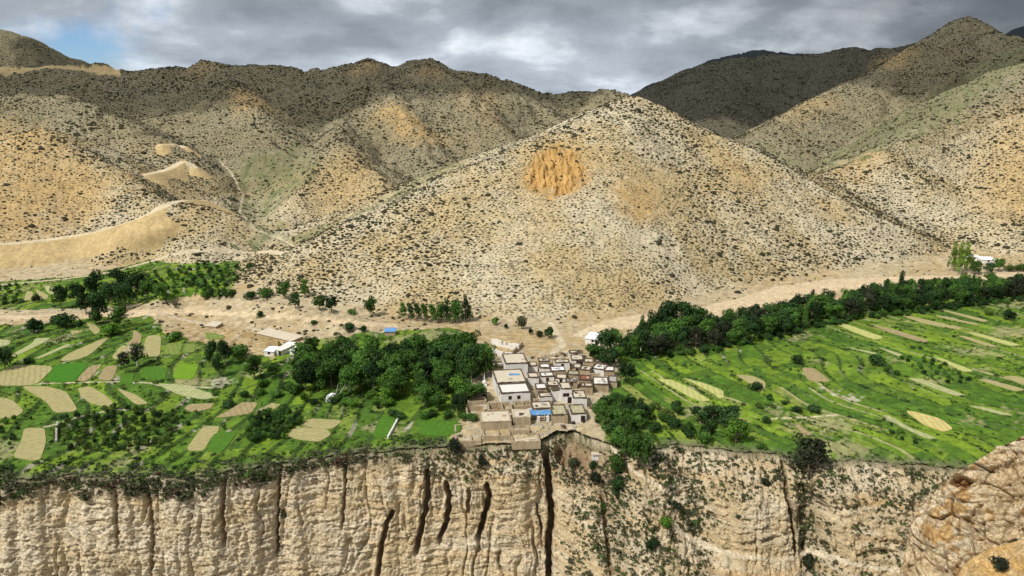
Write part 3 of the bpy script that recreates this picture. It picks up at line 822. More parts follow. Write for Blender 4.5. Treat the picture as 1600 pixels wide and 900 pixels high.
    disp += .50 * (np.abs(noise(X / 1.25 + D * .25, D / .8, 231)) - .25) + .30 * (np.abs(noise(X / .62 - D * .2, D / .45, 232)) - .25)
    disp += .85 * left * (np.abs(noise((X + D * .55) / 1.9, (D - X * .5) / 1.0, 226)) - .3)
    w1, wg, wh_ = worley(X / 2.3 + .25 * D, D / 1.35, 235)
    right_ = kx([-300, 830, 900, 1900], [0, 0, 1, 1])
    disp += right_ * (.55 * (wh_ - .5) - .35 * sstep(.12, .02, wg)) * sstep(1.2, .4, dO)
    disp += .16 * noise(X / .7, D / .6, 227) + .10 * noise(X / .45, D / .4, 228)
    gent = sstep(.5, 1.1, dO)
    disp += gent * (.9 * fbm(X / 3.4, D / 2.6, 4, 262, .6) + .5 * (np.abs(noise(X / 1.1, D / .9, 263)) - .2) - .9 * sstep(.12, 0, np.abs(noise(X / 6, D / 12 + X / 14, 264))))
    # the brown washed-out bowl under the village with a cave mouth
    bi = near(905, 705); bc = X[bi]
    bowl = np.exp(-(((X - bc) / 8.0) ** 2 + ((D - 4) / 6.5) ** 2))
    disp -= 3.2 * bowl
    ci = near(878, 706)
    cave = sstep(1.15, .8, np.sqrt(((X - X[ci]) / 2.1) ** 2 + ((D - D[ci]) / 2.6) ** 2))
    disp -= 4.5 * cave
    ni = near(1320, 792)
    for (qx, qy, aw, ah, dp) in [(1345, 790, 5.0, .8, 1.4), (1400, 772, 3.2, .7, 1.3), (1322, 772, 2.6, .6, 1.0), (1390, 848, 3, .6, 1.0), (1370, 866, 5, .9, 1.6), (1190, 848, 6, .8, 1.4), (1062, 772, 3.2, .7, 1.2), (1120, 858, 4, .5, .8)]:
        q = near(qx, qy)
        disp -= dp * sstep(1.2, .7, np.sqrt(((X - X[q]) / aw) ** 2 + ((D - D[q] + .12 * (X - X[q])) / ah) ** 2) + .3 * noise(X / 1.1, D / .8, 240))
    # footpath benches
    pm = np.zeros_like(X)
    PATHS = [([(948, 690), (985, 732), (1020, 754), (1048, 772), (1066, 786)], .45), ([(1058, 790), (1050, 806), (1056, 826), (1075, 840), (1110, 856), (1160, 870), (1225, 877), (1262, 862), (1290, 868), (1340, 884), (1410, 893)], .62),
             ([(905, 660), (930, 672), (946, 690)], .55)]
    for P, w in PATHS:
        Q = dense_open(P, 6)
        W = np.array([[X[k], Y[k], Z[k]] for k in (near(*q) for q in Q)])
        d = np.full(X.shape, 1e9); zt = np.zeros_like(X)
        for q in W:
            r = np.hypot(X - q[0], D + 1.25 + q[2]); m = r < d
            d[m] = r[m]; zt[m] = q[2]
        k = sstep(w * 1.5, w * .7, d)
        pm = np.maximum(pm, k)
    disp = disp * (1 - .85 * pm)
    Y = Y + ny * disp; Z = Z + nz * disp
    # tuck the top under the plateau
    for c, (iy, dz) in enumerate([(5.0, -.9), (2.2, -.45)]):
        Y[:, c] = rim(X[:, c]) + iy; Z[:, c] = -1.6 + dz * 0 - .25
    Y[:, 2] = rim(X[:, 2]) + .5; Z[:, 2] = -1.35
    n1 = fbm(X / 14, D / 9, 3, 250); n2 = fbm(X / 2.5, D / 1.5, 3, 251); n3 = noise(X / 30, D / 2.2, 252)
    def C(*c): return np.array(c)
    base = np.tile(C(.60, .475, .285), X.shape + (1,))
    lp = lambda A, c, t: A + (c - A) * np.clip(t, 0, 1)[..., None]
    base = lp(base, C(.69, .595, .43), .40 + n1 * .9 + .4 * left)
    base = lp(base, C(.58, .41, .21), (n3 + .3 * n1 - .05) * 1.1 * (1 - left * .5))
    base = lp(base, C(.34, .25, .15), sstep(.25, .6, n2) * .5)
    base = lp(base, C(.30, .23, .13), .45 * np.maximum(np.exp(-((Xr - px_x(1258)) / 2.6) ** 2), np.exp(-((Xr - px_x(960)) / 3.0) ** 2)) * sstep(2, 8, D))  # ravines in darker brown soil, with their shade put into the colour
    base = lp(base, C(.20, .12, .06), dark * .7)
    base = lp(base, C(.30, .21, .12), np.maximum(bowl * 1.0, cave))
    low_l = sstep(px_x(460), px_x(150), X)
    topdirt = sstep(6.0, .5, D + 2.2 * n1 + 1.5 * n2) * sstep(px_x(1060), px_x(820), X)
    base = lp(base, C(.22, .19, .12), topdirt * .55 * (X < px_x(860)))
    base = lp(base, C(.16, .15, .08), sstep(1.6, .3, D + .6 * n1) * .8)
    rr_ = sstep(px_x(880), px_x(960), X)[..., None]
    base = base * (1 - .06 * rr_)
    base = lp(base, C(.70, .60, .43), pm)
    nx, nd = X.shape
    i = np.arange(nx - 1)[:, None] * nd + np.arange(nd - 1)[None, :]
    quads = np.stack([i, i + 1, i + nd + 1, i + nd], axis=-1).reshape(-1, 4)
    V = np.stack([X.ravel(), Y.ravel(), Z.ravel()], axis=1)
    m = rock_mat('canyon_rock', ((3.2, .14), (.55, .18)), .34, .34, .62)
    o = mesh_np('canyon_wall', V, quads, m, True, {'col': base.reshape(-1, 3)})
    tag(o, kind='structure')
    return xs, dd, Y, Z, PX, PY, dO, pm, disp
WALL = build_wall()
_wx, _wd, _WY, _WZ, _WPX, _WPY, _WdO, _Wpm, _Wdisp = WALL
def wall_pt(x, d):
    i = np.clip(((np.asarray(x) - _wx[0]) / .26), 0, len(_wx) - 1).astype(int)
    j = np.clip(np.interp(d, _wd, np.arange(len(_wd))), 0, len(_wd) - 1).astype(int)
    return _wx[i], _WY[i, j], _WZ[i, j], _WdO[i, j], _Wpm[i, j], _Wdisp[i, j]
def wall_near(px, py):
    k = np.argmin((_WPX - px) ** 2 + (_WPY - py) ** 2)
    i, j = np.unravel_index(k, _WPX.shape)
    return float(_wx[i]), float(_WY[i, j]), float(_WZ[i, j])
fl_ = mesh_np('canyon_floor', np.array([[-900, -400, -70.], [900, -400, -70.], [900, 180, -70.], [-900, 180, -70.]]), np.array([[0, 1, 2, 3]]), M_ground, cols={'col': np.tile(np.array([[.4, .33, .22]]), (4, 1))})
tag(fl_, kind='structure')

# ------------------------------------------------------------ the near bluff, lower right
def build_bluff():
    crest = [(1900, 560, 150), (1740, 628, 142), (1650, 662, 138), (1600, 684, 134), (1560, 700, 132), (1530, 722, 131), (1495, 738, 130), (1470, 752, 130), (1458, 768, 130), (1446, 790, 130), (1428, 812, 129),
             (1422, 850, 127), (1410, 900, 125), (1400, 950, 122), (1395, 1010, 119), (1390, 1100, 114)]
    W = np.array([pt(*c) for c in crest])
    s = np.concatenate([[0], np.cumsum(np.linalg.norm(np.diff(W, axis=0), axis=1))])
    u = np.arange(0, s[-1], .14)
    P = np.stack([np.interp(u, s, W[:, k]) for k in range(3)], axis=1)
    v = np.concatenate([np.arange(-9, 0, .5), np.arange(0, 62, .15)])
    U, Vv = np.meshgrid(u, v, indexing='ij')
    dirv = np.array([.62, -.66, -.42]); dirv /= np.linalg.norm(dirv)
    back = np.array([.25, .6, -.75])
    k = np.clip(Vv, 0, None)[..., None] * dirv + np.clip(-Vv, 0, None)[..., None] * back
    B = P[:, None, :] + k
    nrm = np.array([-.55, -.62, .56]); nrm /= np.linalg.norm(nrm)
    a = U / 1.0; b = Vv / 1.0
    big = 3.4 * fbm(U / 19, Vv / 15, 3, 301)
    wu = U + 2.2 * fbm(U / 9, Vv / 9, 2, 305)
    # tilted beds: broken steps running down to the right
    t = (wu * .55 + Vv * .8) / 2.7
    st = t - np.floor(t)
    steps = 1.1 * np.where(st < .8, st / .8, (1 - st) / .2)
    t2 = (wu * -.5 + Vv * .65) / 6.1 + .3 * noise(U / 5, Vv / 5, 306); s2 = t2 - np.floor(t2)
    steps2 = 1.9 * np.where(s2 < .88, s2 / .88, (1 - s2) / .12)
    rough = .7 * fbm(U / 2.4, Vv / 2.4, 5, 302, .6) + .5 * np.abs(noise(U / 1.2, Vv / 1.6, 303))
    crack = -.9 * sstep(.10, 0, np.abs(noise(wu / 4.5, Vv / 8, 304)))
    w1, wg, wh_ = worley(wu / 4.6 + .3 * Vv / 4.6, Vv / 3.2, 340); v1, vg, vh = worley(wu / 1.7, Vv / 1.15, 345); u1, ug, uh = worley(U / .7, Vv / .5, 349)
    rough = rough * .8 + 2.6 * (wh_ - .5) - .9 * sstep(.10, .01, wg) + .95 * (vh - .5) - .35 * sstep(.12, .02, vg) + .2 * (uh - .5) - .12 * sstep(.15, .03, ug)
    disp = (big + (steps - .6) * .9 * (noise(U / 6, Vv / 7, 307) + .7) + steps2 * .8 + rough + crack) * sstep(-6, 2, Vv) 
    # small cave near the crest
    px, py, _ = project(B[..., 0], B[..., 1], B[..., 2])
    kk = np.unravel_index(np.argmin((px - 1500) ** 2 + (py - 752) ** 2), px.shape)
    r = np.sqrt(((U - U[kk]) * .35 + 0) ** 2 + ((Vv - Vv[kk]) * .55) ** 2)
    cave = sstep(1.25, .7, np.sqrt(((px - 1500) / 17) ** 2 + ((py - 750) / 8) ** 2) + .25 * noise(U, Vv, 310))
    disp -= 3.0 * cave
    B = B + disp[..., None] * nrm
    n1 = fbm(U / 10, Vv / 10, 3, 320); n2 = fbm(U / 2, Vv / 2, 3, 321)
    base = np.tile(np.array([.64, .50, .30]), U.shape + (1,))
    lp = lambda A, c, t: A + (np.array(c) - A) * np.clip(t, 0, 1)[..., None]
    base = lp(base, [.70, .60, .43], .4 + n1 * 1.2)
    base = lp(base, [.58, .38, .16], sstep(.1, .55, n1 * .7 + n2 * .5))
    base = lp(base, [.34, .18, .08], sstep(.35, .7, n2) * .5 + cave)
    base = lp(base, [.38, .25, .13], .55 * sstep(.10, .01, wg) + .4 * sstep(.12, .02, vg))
    nu, nv = U.shape
    i = np.arange(nu - 1)[:, None] * nv + np.arange(nv - 1)[None, :]
    q = np.stack([i, i + 1, i + nv + 1, i + nv], axis=-1).reshape(-1, 4)
    m = rock_mat('bluff_rock', ((1.6, .12), (.3, .2)), .30, .26, .42)
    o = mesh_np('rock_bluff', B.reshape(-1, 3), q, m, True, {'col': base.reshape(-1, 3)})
    tag(o, kind='structure')
    # orange earth bank in front of it
    crest = [(1900, 740, 92), (1700, 800, 90), (1600, 842, 88), (1550, 856, 87), (1518, 872, 86), (1505, 884, 85), (1496, 905, 84), (1470, 960, 80), (1440, 1060, 76)]
    W = np.array([pt(*c) for c in crest])
    s = np.concatenate([[0], np.cumsum(np.linalg.norm(np.diff(W, axis=0), axis=1))])
    u = np.arange(0, s[-1], .2)
    P = np.stack([np.interp(u, s, W[:, k]) for k in range(3)], axis=1)
    v = np.concatenate([np.arange(-6, 0, .6), np.arange(0, 30, .2)])
    U, Vv = np.meshgrid(u, v, indexing='ij')
    dirv = np.array([.3, -.8, -.52]); dirv /= np.linalg.norm(dirv)
    B = P[:, None, :] + np.clip(Vv, 0, None)[..., None] * dirv + np.clip(-Vv, 0, None)[..., None] * back
    disp = (.7 * fbm(U / 6, Vv / 6, 4, 330) + .25 * fbm(U / 1.1, Vv / 1.1, 3, 331)) * sstep(-.5, 2, Vv)
    B = B + disp[..., None] * np.array([-.2, -.45, .87])
    n2 = fbm(U / 2, Vv / 2, 3, 333)
    base = np.tile(np.array([.58, .36, .13]), U.shape + (1,)); base = lp(base, [.62, .43, .21], .4 + n2)
    nu, nv = U.shape
    i = np.arange(nu - 1)[:, None] * nv + np.arange(nv - 1)[None, :]
    q = np.stack([i, i + 1, i + nv + 1, i + nv], axis=-1).reshape(-1, 4)
    o = mesh_np('earth_bank', B.reshape(-1, 3), q, m, True, {'col': base.reshape(-1, 3)})
    tag(o, kind='structure')
    return B, U, Vv
BANKSURF = build_bluff()
# ------------------------------------------------------------ part of the cloud deck, high above the frame: it shades the back hills
def build_cloud():
    xs = np.arange(-1250, 1500, 12.0); ys = np.arange(300, 2500, 12.0)
    X, Y = np.meshgrid(xs, ys, indexing='ij')
    f = fbm(X / 330, Y / 330, 5, 801) * .9
    edge = np.interp(X, [-1250, -800, -500, -250, -50, 200, 500, 900, 1500], [370, 390, 460, 550, 590, 530, 420, 330, 340])
    msk = sstep(edge - 60, edge + 130, Y) * sstep(-1250, -1100, X) * sstep(1500, 1350, X) * sstep(2600, 2400, Y)
    v = msk * 1.15 - .45 + f * .55
    inside = v > 0
    t = np.sqrt(np.clip(v, 0, 1)) * 70 + 6
    t = t * inside
    n = X.shape[1]
    idx = np.arange(X.size).reshape(X.shape)
    c = inside[:-1, :-1] & inside[1:, :-1] & inside[1:, 1:] & inside[:-1, 1:]
    q = np.stack([idx[:-1, :-1], idx[1:, :-1], idx[1:, 1:], idx[:-1, 1:]], axis=-1)[c]
    zt = 760 + t * (1 + .4 * fbm(X / 60, Y / 60, 3, 803)); zb = 760 - t * .35
    V = np.concatenate([np.stack([X, Y, zt], -1).reshape(-1, 3), np.stack([X, Y, zb], -1).reshape(-1, 3)])
    Fc = np.concatenate([q, q[:, ::-1] + X.size])
    m = bpy.data.materials.new('cloud_vapour'); m.use_nodes = True; nt = m.node_tree; nt.nodes.clear()
    out = N(nt, 'ShaderNodeOutputMaterial'); d = N(nt, 'ShaderNodeBsdfTranslucent'); d.inputs['Color'].default_value = (.7, .72, .75, 1)
    tr = N(nt, 'ShaderNodeBsdfTransparent'); mi = N(nt, 'ShaderNodeMixShader'); mi.inputs[0].default_value = .60
    nt.links.new(tr.outputs[0], mi.inputs[1]); nt.links.new(d.outputs[0], mi.inputs[2]); nt.links.new(mi.outputs[0], out.inputs[0])
    o = mesh_np('cloud', V, Fc, m, True)
    tag(o, 'grey cloud deck over the back hills', 'cloud', kind='stuff')
build_cloud()
# ------------------------------------------------------------ hillside shrubs
def plain_mat(name, col, var=.35, rough=.95, noise_sc=1.5, trans=0):
    m, nt, b = new_mat(name)
    L = nt.links.new
    g = N(nt, 'ShaderNodeNewGeometry')
    n = N(nt, 'ShaderNodeTexNoise'); n.inputs['Scale'].default_value = noise_sc; n.inputs['Detail'].default_value = 3
    L(g.outputs['Position'], n.inputs['Vector'])
    r = N(nt, 'ShaderNodeMapRange'); r.inputs['From Min'].default_value = .3; r.inputs['From Max'].default_value = .7
    r.inputs['To Min'].default_value = 1 - var; r.inputs['To Max'].default_value = 1 + var
    L(n.outputs['Fac'], r.inputs['Value'])
    s = N(nt, 'ShaderNodeVectorMath', operation='SCALE'); s.inputs[0].default_value = col
    L(r.outputs[0], s.inputs['Scale']); L(s.outputs[0], b.inputs['Base Color'])
    b.inputs['Roughness'].default_value = rough
    return m
M_shrub = plain_mat('dry_shrub', (.040, .037, .020), .4, noise_sc=.4)
def dome_proto(seed):
    """low cushion: ring, shoulder ring, top (unit radius)"""
    r = np.random.default_rng(seed)
    n = 7
    a = np.arange(n) / n * 2 * np.pi + r.uniform(0, .3, n)
    v = [[math.cos(t) * q, math.sin(t) * q, -.25] for t, q in zip(a, r.uniform(.75, 1.1, n))]
    v += [[math.cos(t + .3) * q, math.sin(t + .3) * q, h] for t, q, h in zip(a, r.uniform(.55, .95, n), r.uniform(.3, .65, n))]
    v += [[r.uniform(-.2, .2), r.uniform(-.2, .2), r.uniform(.75, .95)]]
    f = []
    for i in range(n):
        j = (i + 1) % n
        f += [[i, j, n + i], [j, n + j, n + i], [n + i, n + j, 2 * n]]
    return np.array(v), np.array(f)
DOMES = [dome_proto(i) for i in range(6)]
def merge_inst(protos, pos, sc, rot, which, zs=None):
    Vs, Fs = [], []; off = 0
    for k, (v, f) in enumerate(protos):
        m = which == k
        if not m.any(): continue
        p = pos[m]; s = sc[m]; a = rot[m]
        c, sn = np.cos(a)[:, None], np.sin(a)[:, None]
        vx = v[None, :, 0] * s[:, None, 0]; vy = v[None, :, 1] * s[:, None, 1]
        X = vx * c - vy * sn + p[:, None, 0]; Y = vx * sn + vy * c + p[:, None, 1]; Z = v[None, :, 2] * s[:, None, 2] + p[:, None, 2]
        Vs.append(np.stack([X, Y, Z], axis=-1).reshape(-1, 3))
        Fs.append((f[None] + (np.arange(len(p)) * len(v))[:, None, None]).reshape(-1, f.shape[1]) + off)
        off += len(p) * len(v)
    return np.concatenate(Vs), np.concatenate(Fs)
def hill_shrubs():
    xs_, ys_ = [], []
    for st, ya, yb in ((2.35, 330, 690), (3.0, 690, 1430)):
        gx, gy = np.meshgrid(np.arange(-950, 950, st), np.arange(ya, yb, st))
        gx = gx + (np.round(gy / st).astype(int) % 2) * st / 2
        xs_.append(gx.ravel() + rng.uniform(-st * .36, st * .36, gx.size)); ys_.append(gy.ravel() + rng.uniform(-st * .36, st * .36, gx.size))
    x = np.concatenate(xs_); y = np.concatenate(ys_)
    m = (np.abs(x) < y * .70) & (y > rim(x) + 20)
    x = x[m]; y = y[m]
    ii_, jj_ = _fidx(x, y)
    dens = grid(_SHR, x, y)
    rg = _RG[ii_.astype(int), jj_.astype(int)]
    n1 = fbm(x / 45, y / 45, 3, 401)
    big = sstep(-.25, .40, n1)
    p = dens * (.80 + .18 * big)
    cz = (rg == 5) & (np.abs(x - 25 - .25 * (y - 400)) < 50 + 14 * n1) & (y < 510 + 16 * n1)
    low = (dens < .3) & (grid(_GREEN, x, y) < .1) & (grid(_BARE, x, y) < .1)
    bkd, _ = seg_dist(x, y, BANK)
    p = np.maximum(p, low * np.where(bkd < 26, .50, .16) * ((y > 405) | (x < -40)) * sstep(-.3, .4, noise(x / 14, y / 14, 405)))
    k = rng.uniform(size=len(x)) < p
    x, y, big, rg, cz = x[k], y[k], big[k], rg[k], cz[k]
    z = gz(x, y)
    px, py, dep = project(x, y, z)
    v = (px > -60) & (px < 1660) & (py < 700)
    x, y, z, big, rg, cz, dep = x[v], y[v], z[v], big[v], rg[v], cz[v], dep[v]
    s = rng.lognormal(-.40, .34, len(x)) * (.84 + .28 * big) * np.where(cz, .62, 1) * np.where(y > 690, 1.22, 1.0)
    s = s * np.where(rng.uniform(size=len(x)) < .03, 1.7, 1)
    s = np.clip(s, .22, 2.2)
    S = np.stack([s * rng.uniform(.9, 1.4, len(s)), s * rng.uniform(.7, 1.1, len(s)), s * rng.uniform(.6, .95, len(s))], axis=1)
    rot = rng.uniform(-.5, .5, len(s)); wh = rng.integers(0, 6, len(s))
    order = np.argsort(-(s / dep))
    top, rest = order[:300], order[300:]
    V, Fc = merge_inst(DOMES, np.stack([x, y, z], 1)[rest], S[rest], rot[rest], wh[rest])
    o = mesh_np('hillside_shrubs', V, Fc, M_shrub, True)
    tag(o, 'small dark cushion shrubs dotted all over the bare hillsides', 'shrubs', kind='stuff')
    protos = []
    for k_, (v_, f_) in enumerate(DOMES):
        o = mesh_np('hillside_shrub', v_, f_, M_shrub, True); protos.append(o)
    used = set()
    for i in top:
        p_ = protos[wh[i]]
        o = p_ if wh[i] not in used else p_.copy()
        if wh[i] in used: COL.objects.link(o)
        used.add(wh[i])
        o.location = (x[i], y[i], z[i]); o.scale = S[i]; o.rotation_euler = (0, 0, rot[i])
        qx, qy, _ = project(x[i], y[i], z[i])
        if rg[i] == 5:
            side = 'left toe' if qx < 520 else 'left flank' if qx < 760 else 'middle' if qx < 1000 else 'right flank' if qx < 1250 else 'right toe'
            hgt = 'high on' if qy < 260 else 'halfway up' if qy < 370 else 'low on'
            lb = 'large dark cushion shrub %s the %s of the pyramid hill' % (hgt, side)
        elif rg[i] == 0: lb = 'dark cushion shrub on the flat sandy ground ' + ('left of' if qx < 700 else 'behind' if qx < 1000 else 'right of') + ' the village'
        else: lb = 'large dark cushion shrub on the ' + ('lower' if qy > 340 else 'upper') + (' left hill' if qx < 800 else ' right mountain slope')
        tag(o, lb, 'shrub', 'larger shrubs dotted on the hillsides')
    print('hill shrubs', len(x))
hill_shrubs()
# ------------------------------------------------------------ field plots as low terraces with furrows
FCOL = {'tan': (.34, .30, .135), 'pale': (.35, .36, .17), 'brown': (.31, .245, .125), 'yellow': (.42, .42, .15), 'gold': (.50, .42, .16), 'green': (.065, .155, .015), 'bright': (.050, .165, .012), 'lime': (.14, .26, .018), 'olive': (.17, .22, .05)}
def field_mat(kind, k):
    m, nt, b = new_mat('plot_' + kind)
    L = nt.links.new
    g = N(nt, 'ShaderNodeNewGeometry')
    mp = N(nt, 'ShaderNodeMapping'); mp.inputs['Rotation'].default_value = (0, 0, R([-28, 62, 8][k]))
    L(g.outputs['Position'], mp.inputs['Vector'])
    w = N(nt, 'ShaderNodeTexWave'); w.inputs['Scale'].default_value = .16; w.inputs['Distortion'].default_value = 1.6; w.inputs['Detail'].default_value = 2; w.inputs['Detail Scale'].default_value = .6
    L(mp.outputs[0], w.inputs['Vector'])
    n = N(nt, 'ShaderNodeTexNoise'); n.inputs['Scale'].default_value = .5; n.inputs['Detail'].default_value = 6; n.inputs['Roughness'].default_value = .7
    L(g.outputs['Position'], n.inputs['Vector'])
    grn = kind in ('green', 'bright', 'lime')
    am = .06 if grn else .13
    r1 = N(nt, 'ShaderNodeMapRange'); r1.inputs['From Max'].default_value = .45; r1.inputs['To Min'].default_value = 1 - am; r1.inputs['To Max'].default_value = 1.06; L(w.outputs['Fac'], r1.inputs['Value'])
    r2 = N(nt, 'ShaderNodeMapRange'); r2.inputs['From Min'].default_value = .3; r2.inputs['From Max'].default_value = .7; r2.inputs['To Min'].default_value = .80; r2.inputs['To Max'].default_value = 1.2; L(n.outputs['Fac'], r2.inputs['Value'])
    mu = N(nt, 'ShaderNodeMath', operation='MULTIPLY'); L(r1.outputs[0], mu.inputs[0]); L(r2.outputs[0], mu.inputs[1])
    s = N(nt, 'ShaderNodeVectorMath', operation='SCALE'); s.inputs[0].default_value = FCOL[kind]; L(mu.outputs[0], s.inputs['Scale'])
    L(s.outputs[0], b.inputs['Base Color'])
    bp = N(nt, 'ShaderNodeBump'); bp.inputs['Strength'].default_value = .5; bp.inputs['Distance'].default_value = .25
    L(mu.outputs[0], bp.inputs['Height']); L(bp.outputs[0], b.inputs['Normal'])
    return m
_fm = {}
for kind, dr, P, zf in FW:
    key = (kind, dr)
    if key not in _fm: _fm[key] = field_mat(kind, dr)
    n = len(P); top = zf + .06
    V = np.concatenate([np.column_stack([P, np.full(n, top)]), np.column_stack([P, np.full(n, top - .9)])])
    bm = bmesh.new()
    vs_ = [bm.verts.new(v) for v in V]
    es = bm.faces.new(vs_[:n])
    for i in range(n): bm.faces.new([vs_[i], vs_[n + i], vs_[n + (i + 1) % n], vs_[(i + 1) % n]])
    bmesh.ops.triangulate(bm, faces=[es])
    bmesh.ops.recalc_face_normals(bm, faces=bm.faces)
    me = bpy.data.meshes.new('field'); bm.to_mesh(me); bm.free()
    me.materials.append(_fm[key])
    o = bpy.data.objects.new('field', me); COL.objects.link(o); tag(o, kind='structure')
# ------------------------------------------------------------ leaves, trees, bushes
def leaf_mat(name, col, var=.5):
    m, nt, b = new_mat(name)
    L = nt.links.new
    a = N(nt, 'ShaderNodeAttribute'); a.attribute_name = 'col'
    mx = N(nt, 'ShaderNodeMix', data_type='RGBA'); mx.blend_type = 'MULTIPLY'; mx.inputs['Factor'].default_value = 1
    mx.inputs['A'].default_value = (*col, 1); L(a.outputs['Color'], mx.inputs['B'])
    oi = N(nt, 'ShaderNodeObjectInfo')
    hs = N(nt, 'ShaderNodeHueSaturation')
    r = N(nt, 'ShaderNodeMapRange'); r.inputs['To Min'].default_value = 1 - var * .5; r.inputs['To Max'].default_value = 1 + var * .5; L(oi.outputs['Random'], r.inputs['Value'])
    L(r.outputs[0], hs.inputs['Value']); L(mx.outputs['Result'], hs.inputs['Color'])
    b.inputs['Roughness'].default_value = .8
    L(hs.outputs[0], b.inputs['Base Color'])
    tr = N(nt, 'ShaderNodeBsdfTranslucent'); L(hs.outputs[0], tr.inputs['Color'])
    mi = N(nt, 'ShaderNodeMixShader'); mi.inputs[0].default_value = .18
    out = [n for n in nt.nodes if n.type == 'OUTPUT_MATERIAL'][0]
    L(b.outputs[0], mi.inputs[1]); L(tr.outputs[0], mi.inputs[2]); L(mi.outputs[0], out.inputs[0])
    return m
LM = {'mid': leaf_mat('leaves_mid', (.058, .130, .022), .8), 'dark': leaf_mat('leaves_dark', (.028, .066, .018), .9), 'bright': leaf_mat('leaves_bright', (.085, .185, .022)),
      'grey': leaf_mat('leaves_grey', (.075, .095, .045)), 'juniper': leaf_mat('leaves_juniper', (.030, .040, .020)), 'lime': leaf_mat('leaves_lime', (.14, .23, .035)),
      'olive': leaf_mat('leaves_olive', (.085, .135, .028)), 'red': leaf_mat('leaves_red', (.085, .032, .026))}
M_bark = plain_mat('bark', (.20, .16, .12), .3, noise_sc=3)
M_bark_pale = plain_mat('pale_bark', (.50, .46, .38), .2, noise_sc=3)
def leaves(centers, normals, size, r):
    """one quad per leaf clump"""
    n = len(centers)
    nn = normals + r.normal(0, .55, (n, 3)); nn /= np.linalg.norm(nn, axis=1)[:, None] + 1e-9
    t = np.cross(nn, r.normal(0, 1, (n, 3))); t /= np.linalg.norm(t, axis=1)[:, None] + 1e-9
    b = np.cross(nn, t)
    sz = size * r.uniform(.6, 1.25, n)[:, None]
    q = np.stack([centers - t * sz - b * sz * .7, centers + t * sz - b * sz * .55, centers + t * sz * .8 + b * sz * .7, centers - t * sz * .9 + b * sz * .6], axis=1)
    return q.reshape(-1, 3), np.arange(4 * n).reshape(n, 4)
def crown_mesh(kind, seed, n, size):
    r = np.random.default_rng(seed)
    lob = []
    if kind == 'broad':
        for i in range(17):
            a = r.uniform(0, 2 * np.pi); h = r.uniform(.32, .84); rad = .34 * math.sqrt(max(.05, 1 - ((h - .52) / .45) ** 2)) * r.uniform(.4, 1)
            lob.append((math.cos(a) * rad, math.sin(a) * rad, h, r.uniform(.11, .19), r.uniform(.10, .16)))
    elif kind == 'poplar':
        for i in range(20):
            a = r.uniform(0, 2 * np.pi); h = r.uniform(.18, .93); rad = .30 * (1 - h) ** .45 * r.uniform(.3, 1)
            lob.append((math.cos(a) * rad, math.sin(a) * rad, h, r.uniform(.08, .15), r.uniform(.09, .15)))
    elif kind == 'bush':
        for i in range(9):
            a = r.uniform(0, 2 * np.pi); rad = r.uniform(0, .34); h = .30 + .35 * (1 - rad / .4) * r.uniform(.3, 1)
            lob.append((math.cos(a) * rad, math.sin(a) * rad, h, r.uniform(.16, .24), r.uniform(.2, .3)))
    C, Nn, K = [], [], []
    per = n // len(lob)
    for lx, ly, lz, rw, rh in lob:
        d = r.normal(0, 1, (per, 3)); d /= np.linalg.norm(d, axis=1)[:, None]
        rr = r.uniform(.72, 1.1, per)[:, None]
        C.append(np.array([lx, ly, lz]) + d * rr * np.array([rw, rw, rh])); Nn.append(d + np.array([lx, ly, (lz - .45) * .5]) * 1.5)
        K.append(np.full(per, r.uniform(.78, 1.25)))
    C = np.concatenate(C); Nn = np.concatenate(Nn); K = np.concatenate(K) * r.uniform(.75, 1.3, len(C))
    hue = r.uniform(-.08, .12, len(C))
    V, Fq = leaves(C, Nn, size, r)
    V[:, 2] = np.maximum(V[:, 2], .02)
    col = np.stack([K * (1 + hue), K, K * (1 - hue)], axis=1).repeat(4, axis=0)
    return V, Fq, col
def tube(path, rad, n=6):
    V, Fc = [], []
    path = [np.array(p, float) for p in path]
    for i, p in enumerate(path):
        d = path[min(i + 1, len(path) - 1)] - path[max(i - 1, 0)]; d /= np.linalg.norm(d) + 1e-9
        u = np.cross(d, [0.3, 1, .1]); u /= np.linalg.norm(u); w = np.cross(d, u)
        for k in range(n):
            a = 2 * np.pi * k / n; V.append(p + rad[i] * (math.cos(a) * u + math.sin(a) * w))
    for i in range(len(path) - 1):
        for k in range(n):
            Fc.append([i * n + k, i * n + (k + 1) % n, (i + 1) * n + (k + 1) % n, (i + 1) * n + k])
    return np.array(V), np.array(Fc)
def join(parts):
    V, Fc, off = [], [], 0
    for v, f in parts: V.append(v); Fc.append(f + off); off += len(v)
    return np.concatenate(V), np.concatenate(Fc)
def trunk_mesh(kind, seed):
    r = np.random.default_rng(seed)
    h = {'broad': .72, 'poplar': .9, 'bush': .45}[kind]
    w = {'broad': .028, 'poplar': .018, 'bush': .03}[kind]
    lean = r.uniform(-.04, .04, 2)
    P = [(0, 0, -.04), (lean[0] * .3, lean[1] * .3, h * .3), (lean[0], lean[1], h * .6), (lean[0] * 1.6, lean[1] * 1.2, h)]
    parts = [tube(P, [w, w * .8, w * .55, w * .15])]
    for i in range(7 if kind != 'bush' else 5):
        t = r.uniform(.2, .75); a = r.uniform(0, 2 * np.pi); l = r.uniform(.16, .32) * (1 if kind == 'broad' else .7)
        b0 = np.array([lean[0] * t, lean[1] * t, h * t])
        parts.append(tube([b0, b0 + [math.cos(a) * l * .6, math.sin(a) * l * .6, l * .5], b0 + [math.cos(a) * l, math.sin(a) * l, l * 1.05]], [w * .45, w * .3, w * .08], 4))
    return join(parts)
_crown, _trunk = {}, {}
